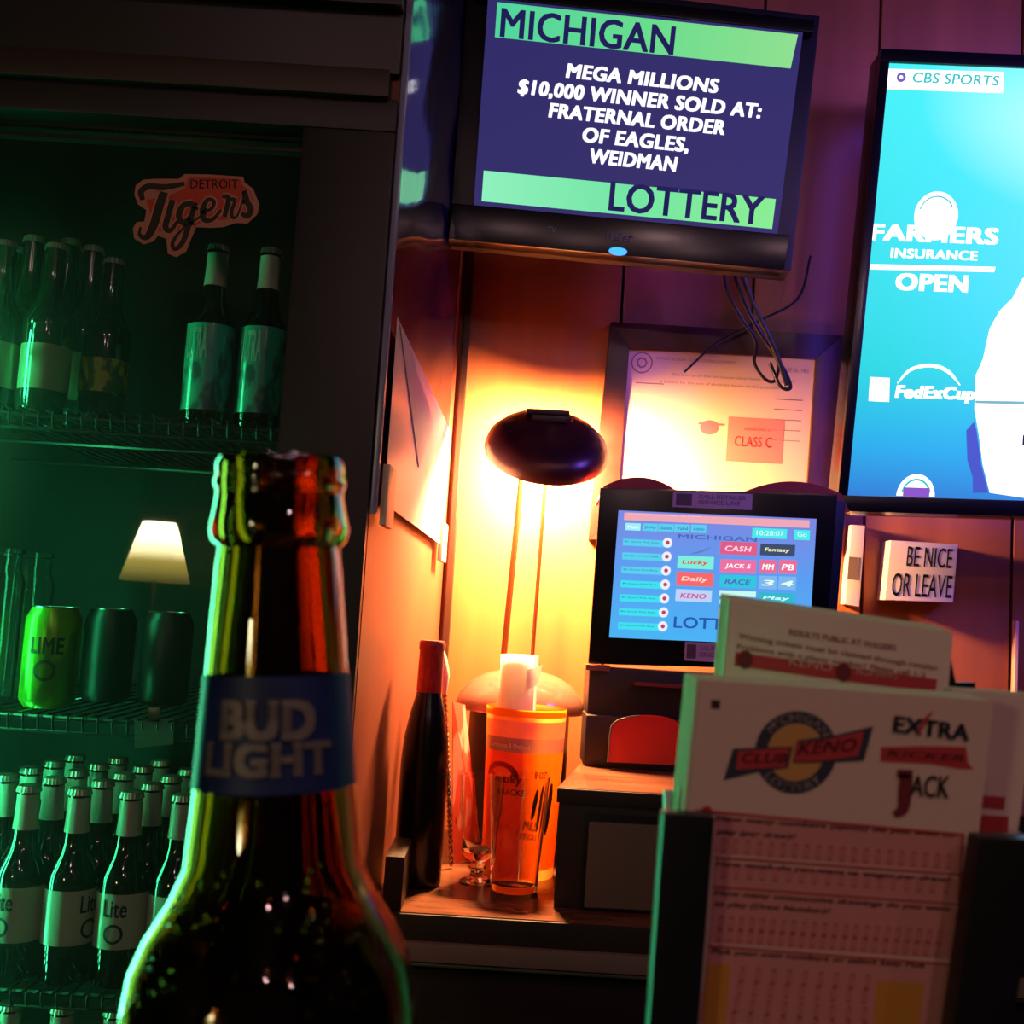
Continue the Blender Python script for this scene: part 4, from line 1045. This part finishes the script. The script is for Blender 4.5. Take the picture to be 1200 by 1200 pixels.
hold = thing('form_holder', 'black plastic holder for lottery play slips on the bar', 'holder', (.18, .34, zbar))
def hb(name, c, Y0, Y1, bev=.002, m=None):
    a = P(*c[0], Y0); b = P(*c[1], Y0)
    zlow = zbar + .001
    d = P(*c[2], Y0)   # low left direction
    fr = [a, b, Vector((P(*c[3], Y0).x, Y0, 0)), Vector((d.x, Y0, 0))]
    # extend along slant down to the bar
    def ext(t, l): k = (t.z - zlow) / (t.z - l.z); return t + (l - t) * k
    lo_r, lo_l = P(*c[3], Y0), d
    fr = [a, b, ext(b, lo_r), ext(a, lo_l)]
    return obj(name, hexa(new(), fr, [v + Vector((0, Y1 - Y0, 0)) for v in fr], bev), m or M_blackpl, hold)
hb('front_post', [(777, 952), (839, 957), (760, 1200), (820, 1200)], .292, .300)
hb('front_post', [(1148, 980), (1222, 984), (1117, 1200), (1190, 1200)], .292, .300)
for x0_ in (P(790, 1200, .30).x - .007, P(1180, 1200, .30).x):
    obj('side_wall', box(new(), (x0_, .3005, zbar + .001), (x0_ + .003, .3904, zbar + .055), .001), M_blackpl, hold)
hb('back_plate', [(1040, 762), (1106, 764), (1015, 1200), (1081, 1200)], .391, .395)
hb('back_wall', [(800, 955), (1200, 975), (775, 1200), (1170, 1200)], .3905, .394)
obj('holder_floor', box(new(), (.10, .2925, zbar + .0002), (.235, .394, zbar + .003)), M_blackpl, hold)
p = P(1110, 800, .385)
obj('divider_tab', hexa(new(), [P(x, y, .386) for x, y in ((1112, 760), (1120, 800), (1143, 800), (1143, 812), (1108, 812), (1106, 780))], [P(x, y, .386) + Vector((0, .004, 0)) for x, y in ((1112, 760), (1120, 800), (1143, 800), (1143, 812), (1108, 812), (1106, 780))]), M_blackpl, hold)

# play slips
M_slip = mat('slip_paper', '#cfb0a4', .7); M_slipedge = mat('slip_edges', '#cdd6b8', .7)
M_pr = mat('slip_red', '#b03038', .7); M_pr2 = mat('slip_pale_red', '#c4807c', .7); M_tx = mat('slip_maroon_ink', '#54222c', .7)
M_navy = mat('slip_navy', '#2c2e40', .7); M_gold = mat('slip_gold', '#c08c4c', .7); M_yell = mat('slip_yellow', '#c0802c', .7); M_wine = mat('slip_wine', '#6a1c28', .7)
Y0 = .302
def ext(t, l, z): k = (t.z - z) / (t.z - l.z); return t + (l - t) * k
zs_ = zbar + .0035
TL, TR, BR_, BL_ = P(821, 797, Y0), P(1165, 822, Y0), P(1121, 1200, Y0), P(782, 1200, Y0)
BLs = ext(TL, BL_, zs_); BRs = ext(TR, BR_, zs_)
fs_ = Quad(TL, TR, BRs, BLs)
stack = thing('play_slip_stack', 'thick stack of pink and white play slips foremost in the black holder', 'paper', fs_.at(.5, 1))
def sheet(q, d0, d1, dx=0., dz=0.):
    return hexa(new(), [c + Vector((dx, -d1, dz)) for c in q.c], [c + Vector((dx, -d0, dz)) for c in q.c])
face = obj('top_slip', hexa(new(), fs_.c, [c + Vector((0, .00025, 0)) for c in fs_.c]), M_slip, stack, sm=False)
bm = new(); yy = .0006
N = 30; Tk = .018
for i in range(N):
    dy = yy + Tk * i / N; dx = -.0008 - .0006 * i / N + random.uniform(-.0003, .0003); dz = .0002 * math.sin(i * 1.7) + random.uniform(0, .0004) + .0008 * i / N
    fr = [c + Vector((dx, dy, dz)) for c in fs_.c]
    # the far sheets are as wide as the front one
    hexa(bm, fr, [v + Vector((0, Tk / N * .72, 0)) for v in fr])
o = obj('slip_pile', bm, M_slipedge, stack, sm=False); o['kind'] = 'stuff'
# printing on the front slip; coordinates from the photograph's own corners
def fuv(x, y): return fs_.uv_of(P(x, y, Y0))
def z8(x, y): return fuv(760 + x * 440 / 1200., 780 + y * 420 / 1145.)
def z2_(x, y): return fuv(820 + x * 360 / 1200., 790 + y * 190 / 633.)
def pr(name, bm, m): return tobj(name, bm, m, face)
dP = .00012
bm = new(); fs_.poly(bm, [z2_(45, 100), z2_(80, 102), z2_(78, 136), z2_(44, 134)], 0, dP); pr('corner_mark', bm, mat('mark_black', '#3a1c18', .7))
cu, cv = z2_(375, 305); eu = z2_(535, 312)[0] - cu; ev = z2_(372, 468)[1] - cv
bm = new(); disc(bm, fs_, cu, cv, eu, ev, 0, dP, r0=.70, n=40); pr('logo_ring', bm, M_navy)
bm = new(); disc(bm, fs_, cu, cv, eu * .69, ev * .69, 0, dP, n=32); pr('logo_disc', bm, M_gold)
bm = new(); fs_.poly(bm, [z2_(93, 413), z2_(130, 290), z2_(362, 282), z2_(345, 366), z2_(235, 380)], dP, dP * 2); fs_.poly(bm, [z2_(380, 258), z2_(520, 240), z2_(677, 203), z2_(640, 338), z2_(490, 345), z2_(362, 347)], dP, dP * 2); pr('banner_shadow', bm, M_navy)
bm = new(); fs_.poly(bm, [z2_(140, 372), z2_(150, 300), z2_(350, 288), z2_(335, 360)], dP * 2, dP * 3); fs_.poly(bm, [z2_(378, 268), z2_(520, 250), z2_(640, 220), z2_(618, 318), z2_(480, 338), z2_(368, 340)], dP * 2, dP * 3); pr('banner', bm, M_pr)
def tz2(s, x0, y0, x1, y1, m, d=dP * 4, bold=.02, shear=0., warp=None, nm='lettering'):
    (u0, v0), (u1, v1) = z2_(x0, y0), z2_(x1, y1)
    return pr(nm, text(new(), fs_, s, u0, v0, u1, v1, d, bold, shear, warp), m)
tz2('CLUB', 165, 306, 338, 358, M_wine, shear=.2, warp=lambda x, y, u, v: (u, v - x * .004))
tz2('KENO', 385, 264, 605, 332, M_wine, shear=.2, warp=lambda x, y, u, v: (u, v - x * .012))
def arc_text(s, a_c, arc, rm, hgt, flip=False):
    bm = new(); vs, fs = text_raw(s, .02, 0.); out = []
    for x, y in vs:
        a = a_c - (x - .5) * arc if not flip else a_c + (x - .5) * arc
        r = rm + (y - .5) * hgt * (1 if not flip else -1)
        out.append(bm.verts.new(fs_.at(cu + eu * r * math.cos(a), cv - ev * r * math.sin(a), dP * 1.5)))
    for f in fs:
        try: bm.faces.new([out[i] for i in f])
        except ValueError: pass
    pr('ring_lettering', bm, mat('ring_grey', '#a08c88', .7))
arc_text('MICHIGAN', PI / 2, 2.0, .85, .2); arc_text('LOTTERY', -PI / 2, 1.7, .85, .2, True)
tz2('EXTRA', 758, 160, 1050, 246, M_navy, bold=.04, warp=lambda x, y, u, v: (u, v + x * .006))
bm = new(); stroke(bm, fs_, [z2_(850, 235), z2_(870, 190), z2_(905, 145)], [.0006, .0012, .0004], dP * 5); pr('spark', bm, M_pr)
bm = new(); fs_.poly(bm, [z2_(708, 285), z2_(880, 280), z2_(1040, 284), z2_(1048, 345), z2_(1068, 372), z2_(1010, 370), z2_(900, 352), z2_(705, 342)], 0, dP); pr('kicker_banner', bm, M_pr)
tz2('KICKER', 730, 292, 1030, 340, M_wine, bold=.01, shear=.2)
bm = new(); stroke(bm, fs_, [z2_(770, 388), z2_(830, 390)], [.0022, .0022], dP * 3); stroke(bm, fs_, [z2_(805, 390), z2_(800, 460), z2_(792, 525), z2_(758, 548)], [.0034, .0036, .0030, .0018], dP * 3); pr('jack_initial', bm, M_wine)
tz2('ACK', 826, 395, 968, 485, mat('jack_ink', '#3a2028', .7), bold=.02, warp=lambda x, y, u, v: (u, v + (.0 if y < .5 else -.004 * x)))
# questions, boxes and rows of small numbers
def tz8(s, x0, y0, x1, y1, m, bold=.03, shear=.2, nm='question_lettering', drop=0.):
    (u0, v0), (u1, v1) = z8(x0, y0), z8(x1, y1 )
    h8 = abs(z8(500, 20)[1] - z8(500, 0)[1])
    return pr(nm, text(new(), fs_, s, u0, v0, u1, v0 + h8 * drop / 20, dP * 2, bold, shear), m)
def line8(bm, x0, y0, x1, y1, wd=.0007):
    stroke(bm, fs_, [z8(x0, y0), z8(x1, y1)], [wd, wd], dP * 2, 1)
tz8('How many numbers (spots) do you wish to', 215, 478, 978, 540, M_tx, drop=20)
tz8('play (per draw)?', 218, 520, 470, 556, M_tx, drop=20)
tz8('How much do you want to wager per draw?', 215, 622, 965, 700, M_tx, drop=20)
tz8('How many consecutive drawings do you want', 212, 716, 962, 800, M_tx, drop=20)
tz8('to play (Draw Number)?', 212, 750, 580, 800, M_tx, drop=20)
tz8('Pick your own numbers or select Easy Pick', 200, 902, 882, 985, M_tx, drop=20)
bm = new()
for a in ((150, 462, 1005, 540), (212, 612, 1000, 668), (205, 706, 990, 762), (190, 895, 975, 955), (1005, 535, 990, 750), (985, 790, 965, 1100)): line8(bm, *a)
pr('box_rules', bm, M_pr)
# tinted fields under the number rows
bm = new()
fs_.poly(bm, [z8(212, 478), z8(1003, 542), z8(995, 660), z8(210, 600)], 0, dP * .6)
fs_.poly(bm, [z8(210, 625), z8(995, 680), z8(988, 755), z8(206, 700)], 0, dP * .6)
fs_.poly(bm, [z8(205, 715), z8(985, 770), z8(970, 940), z8(192, 885)], 0, dP * .6)
fs_.poly(bm, [z8(190, 905), z8(968, 962), z8(940, 1180), z8(160, 1140)], 0, dP * .6)
pr('tinted_field', bm, M_pr2)
pr('yellow_field', fs_.poly(new(), [z8(188, 950), z8(262, 955), z8(245, 1190), z8(165, 1188)], dP * .6, dP * 1.2), M_yell)
pr('yellow_field', fs_.poly(new(), [z8(730, 1005), z8(880, 1015), z8(860, 1195), z8(712, 1190)], dP * .6, dP * 1.2), M_yell)
bm = new(); disc(bm, fs_, *z8(185, 466), eu * .14, ev * .14, dP, dP * 2, n=18); pr('step_dot', bm, M_pr)
bm = new(); nbr = 0
for (x0, y0, x1, y1, nn) in ((240, 575, 960, 625, 20), (240, 655, 950, 705, 18), (230, 822, 930, 868, 22), (225, 858, 920, 905, 22), (300, 985, 700, 1010, 9), (290, 1030, 690, 1055, 9), (280, 1085, 690, 1115, 9), (270, 1130, 690, 1160, 9)):
    for i in range(nn):
        t = i / (nn - 1); x = x0 + (x1 - x0) * t; y = y0 + (y1 - y0) * t
        (u, v) = z8(x, y); du = .007; dv = .010
        for a, b, c, d in ((-du, -dv, du, -dv + .002), (-du, dv - .002, du, dv), (-du, -dv, -du + .0018, dv), (du - .0018, -dv, du, dv)):
            fs_.plate(bm, u + a, v + b, u + c, v + d, dP, dP * 1.6)
o = pr('number_boxes', bm, M_pr); o['kind'] = 'stuff'

# slip stack behind, with results text
Yb = .345
q = Quad(P(857, 704, Yb), P(1117, 742, Yb), P(1094, 1000, Yb), P(825, 985, Yb))
q.c[2] = ext(q.c[1], P(1085, 1100, Yb), zs_); q.c[3] = ext(q.c[0], P(822, 1100, Yb), zs_)
bs2 = thing('tall_slip_stack', 'taller pile of white slips with dark red print behind the front stack', 'paper', q.at(.5, 1))
face2 = obj('top_slip', hexa(new(), q.c, [c + Vector((0, .0003, 0)) for c in q.c]), mat('slip_paper_pale', '#d8bcb4', .7), bs2, sm=False)
bm = new()
for i in range(18):
    dy = .0006 + .012 * i / 18; dx = random.uniform(-.0006, .0003) - .0012 * i / 18; dz = .0003 + .0022 * i / 18
    fr = [c + Vector((dx, dy, dz)) for c in q.c]; hexa(bm, fr, [v + Vector((0, .0005, 0)) for v in fr])
o = obj('slip_pile', bm, M_slipedge, bs2, sm=False); o['kind'] = 'stuff'
def quv(x, y): return q.uv_of(P(x, y, Yb))
def tq(s, x0, y0, x1, y1, hpx, m=M_pr, bold=.01, shear=0.):
    u0, v0 = quv(x0, y0); u1, v1 = quv(x1, y1); hh = quv(x0, y0 + hpx)[1] - v0
    sl = v1 - v0
    return tobj('lettering', text(new(), q, s, u0, v0, u1, v0 + hh, dP * 3, bold, shear, lambda x, y, u, v: (u, v + sl * x)), m, face2)
M_rtx = mat('slip_red_ink', '#8c3438', .7)
tq('RESULTS PUBLIC AT WAGERS', 925, 737, 1050, 756, 7, M_rtx)
tq('Winning tickets must be claimed through retailer', 866, 742, 1100, 780, 8, M_rtx)
tq('Problems with a player number? Please call 1-2', 864, 754, 1085, 788, 8, M_rtx)
bm = new(); q.poly(bm, [quv(862, 764), quv(1098, 796), quv(1096, 812), quv(860, 780)], 0, dP * 2); tobj('red_bar', bm, M_pr, face2)
for x_, y_ in ((873, 773), (988, 788)):
    u, v = quv(x_, y_); bm = new(); disc(bm, q, u, v, .035, .014, dP * 2, dP * 3, n=20); tobj('round_badge', bm, M_wine, face2)
tq('KENO', 925, 770, 975, 778, 9, mat('slip_bar_letters', '#d8a8a0', .7))
tq('NUMBERS', 1004, 782, 1052, 788, 8, mat('slip_bar_letters', '#d8a8a0', .7))
# slips at the side of the holder
Yc_ = .325
q3 = Quad(P(1118, 808, Yc_), P(1216, 815, Yc_), P(1190, 1000, Yc_), P(1100, 995, Yc_))
q3.c[2] = ext(q3.c[1], P(1180, 1060, Yc_), zs_); q3.c[3] = ext(q3.c[0], P(1088, 1060, Yc_), zs_)
s3 = thing('side_slip_stack', 'pale slips slotted beside the front stack at the far end of the holder', 'paper', q3.at(.5, 1))
f3 = obj('top_slip', hexa(new(), q3.c, [c + Vector((0, .0003, 0)) for c in q3.c]), mat('slip_paper_pale', '#d8bcb4', .7), s3, sm=False)
bm = new()
for i in range(8):
    dy = .0006 + .006 * i / 8; fr = [c + Vector((random.uniform(-.0004, .0002), dy, .0006 * i / 8)) for c in q3.c]; hexa(bm, fr, [v + Vector((0, .0005, 0)) for v in fr])
o = obj('slip_pile', bm, M_slipedge, s3, sm=False); o['kind'] = 'stuff'
def q3uv(x, y): return q3.uv_of(P(x, y, Yc_))
bm = new(); q3.poly(bm, [q3uv(1152, 932), q3uv(1178, 934), q3uv(1176, 948), q3uv(1150, 946)], 0, dP * 2); q3.poly(bm, [q3uv(1110, 952), q3uv(1182, 957), q3uv(1181, 975), q3uv(1108, 975)], 0, dP * 2); tobj('red_print', bm, M_pr, f3)
# pencil stub
pa_, pb_ = P(783, 926, .312), P(790, 1010, .312)
pc_ = thing('pencil', 'short white pencil poking out of the holder corner', 'pencil', pb_)
obj('pencil_shaft', tube(new(), [pb_ - Vector((0, 0, .02)), pa_], .0014, 6), mat('pencil_white', '#d8d0e0', .4), pc_)

# ------------------------------------------------------------------ the beer bottle close to the camera
px0 = P(328, 549, .243)
BB = thing('large_beer_bottle', 'open brown longneck beer bottle with a blue neck label, close to the camera', 'bottle', (px0.x, .243, zbar + .0003))
Zt = .229
outer = [(0, .005), (.012, .004), (.024, .0005), (.0275, .0008), (.0300, .006), (.0305, .012), (.0305, Zt - .114), (.0290, Zt - .1067), (.0262, Zt - .1006), (.0214, Zt - .093), (.0186, Zt - .0867), (.0168, Zt - .068),
         (.0153, Zt - .0478), (.0135, Zt - .0235), (.0130, Zt - .0195), (.0146, Zt - .0180), (.0151, Zt - .0155), (.0146, Zt - .013), (.0138, Zt - .0085), (.0137, Zt - .0068), (.0143, Zt - .0058), (.0143, Zt - .0045), (.0138, Zt - .0038), (.0140, Zt - .0014), (.0134, Zt), (.0105, Zt),
         (.0098, Zt - .002), (.0100, Zt - .02), (.0125, Zt - .0478), (.0140, Zt - .068), (.0158, Zt - .0867), (.0186, Zt - .093), (.0234, Zt - .1006), (.0262, Zt - .1067), (.0278, Zt - .114), (.0278, .012), (.024, .008), (0, .009)]
obj('glass_body', lathe(new(), outer, 96), M_amber, BB, local=True)
inner = [(0, .0092), (.0238, .0083), (.0276, .0122), (.0276, Zt - .1142), (.0260, Zt - .1069), (.0232, Zt - .1008), (.0205, Zt - .098), (0, Zt - .098)]
lab(obj('beer', lathe(new(), inner, 64), M_beer, BB, local=True), 'beer left in the bottle')
# neck label
def nr(z):  # outer radius at z below top
    pts = [(.0478, .0153), (.068, .0168)]
    return .0153 + (z - .0478) / (.068 - .0478) * .0015
nl = obj('neck_label', lathe(new(), [(nr(.0465) + .0003, Zt - .0465), (nr(.0575) + .0003, Zt - .0575), (nr(.0700) + .0003, Zt - .0700)], 80), mat('blue_label', '#182c60', .5, noise=('#12224a', (60, 60, 60), 2, .4, .6)), BB, local=True)
M_silver = mat('label_silver', '#7c746c', .5, metal=.2)
def ntext(s, z0, z1, arc, ac, shear=0., bold=.06):
    bm = new(); vs, fs = text_raw(s, bold, shear); out = []
    for x, y in vs:
        z = z0 + (z1 - z0) * y; r = nr(Zt - z) + .00095; a = ac + (x - .5) * arc
        out.append(bm.verts.new((r * math.cos(a), r * math.sin(a), z)))
    for f in fs:
        try: bm.faces.new([out[i] for i in f])
        except ValueError: pass
    obj('label_lettering', bm, M_silver, nl, sm=False, local=True)
acx = -PI / 2 + math.atan2(px0.x, .243) * -1
ntext('BUD', Zt - .0592, Zt - .0512, 1.20, acx - .12)
ntext('LIGHT', Zt - .0664, Zt - .0596, 1.62, acx - .12)
# condensation and foam beads
def rad_at(z):
    P_ = [o for o in outer[5:26]]
    for (r0, z0), (r1, z1) in zip(P_, P_[1:]):
        if min(z0, z1) <= z <= max(z0, z1) and abs(z1 - z0) > 1e-9: return r0 + (r1 - r0) * (z - z0) / (z1 - z0)
    return .0305
bm = new()
for i in range(170):
    z = Zt - random.uniform(.083, .135); a = -PI / 2 + random.choice((random.uniform(-1.0, -.4), random.uniform(.5, 1.0), random.uniform(-.9, .9)))
    r = rad_at(z); s_ = random.uniform(.0003, .0010)
    bmesh.ops.create_icosphere(bm, subdivisions=1, radius=s_, matrix=Matrix.Translation((r * math.cos(a), r * math.sin(a), z)))
o = obj('water_beads', bm, mat('water', (1, 1, 1), 0., trans=1, ior=1.33), BB, local=True); o['kind'] = 'stuff'

th = math.radians(-3.6)
tp = Vector((px0.x, .243, zbar + .0003 + .229)); BB.rotation_euler = (0, th, 0)
BB.location = tp - Matrix.Rotation(th, 3, 'Y') @ Vector((0, 0, .229)) + Vector((0, 0, .0016))
# ------------------------------------------------------------------ the room behind the viewer, seen only as a reflection in the cooler glass
Dv = 4.25
def mirror(px, py, D): v = P(px, py, D); return Vector((v.x, 2 * YG - v.y, v.z))
mt, mb = mirror(183, 612, Dv), mirror(181, 682, Dv)
yl = mt.y
rl = thing('floor_lamp', 'floor lamp with a glowing yellow pleated shade, seen mirrored in the cooler glass', 'lamp', (mb.x, yl, 0))
hS = mt.z - mb.z; rT = 19 / 1300. * Dv; rB = 39 / 1300. * Dv
n = 36
bm = new(); top, bot = [], []
for i in range(n * 2):
    a = PI * i / n; k = 1 + (.03 if i % 2 else -.0)
    top.append(bm.verts.new((mb.x + rT * k * math.cos(a), yl + rT * k * math.sin(a), mt.z))); bot.append(bm.verts.new((mb.x + rB * k * math.cos(a), yl + rB * k * math.sin(a), mb.z)))
for i in range(n * 2): bm.faces.new((bot[i], bot[(i+1) % (2*n)], top[(i+1) % (2*n)], top[i]))
ms = bpy.data.materials.new('lit_shade'); ms.use_nodes = True; nt = ms.node_tree; b = nt.nodes['Principled BSDF']
b.inputs['Base Color'].default_value = (.8, .6, .3, 1)
tc = nt.nodes.new('ShaderNodeTexCoord'); sx = nt.nodes.new('ShaderNodeSeparateXYZ'); nt.links.new(tc.outputs['Generated'], sx.inputs[0])
r = nt.nodes.new('ShaderNodeValToRGB'); e = r.color_ramp.elements; e.new(.5)
for k, (p_, c_) in enumerate(((0., (.02, .015, .003)), (.35, (.22, .16, .03)), (.8, (1.6, 1.4, .8)))): e[k].position = p_; e[k].color = (*c_, 1)
nt.links.new(sx.outputs[2], r.inputs[0]); nt.links.new(r.outputs[0], b.inputs['Emission Color']); b.inputs['Emission Strength'].default_value = 40.
obj('lamp_shade', bm, ms, rl)
obj('lamp_pole', lathe(new(), [(0, 0), (.13, 0), (.132, .012), (.05, .03), (.012, .045), (.011, mb.z * .6), (.016, mb.z * .61), (.011, mb.z * .62), (.008, mb.z + .05)], 28, (mb.x, yl, 0)), M_brass, rl)
obj('finial', lathe(new(), [(.004, 0), (.010, .01), (0, .03)], 12, (mb.x, yl, mt.z)), M_brass, rl)
# picture frame on the wall behind that lamp
fc = mirror(200, 640, 5.15)
pf = thing('small_picture', 'brown framed picture seen mirrored behind the glowing lamp shade', 'picture', (fc.x, -2.59, fc.z - .17))
obj('frame', box(new(), (fc.x - .21, -2.6, fc.z - .19), (fc.x + .21, -2.575, fc.z + .19), .004), mat('frame_gold', '#6a4a22', .4, metal=.4), pf)
obj('picture_sheet', box(new(), (fc.x - .17, -2.58, fc.z - .15), (fc.x + .17, -2.572, fc.z + .15)), mat('faded_print', '#8a7458', .6, noise=('#4a4032', (9, 9, 9), 3, .4, .6)), pf)
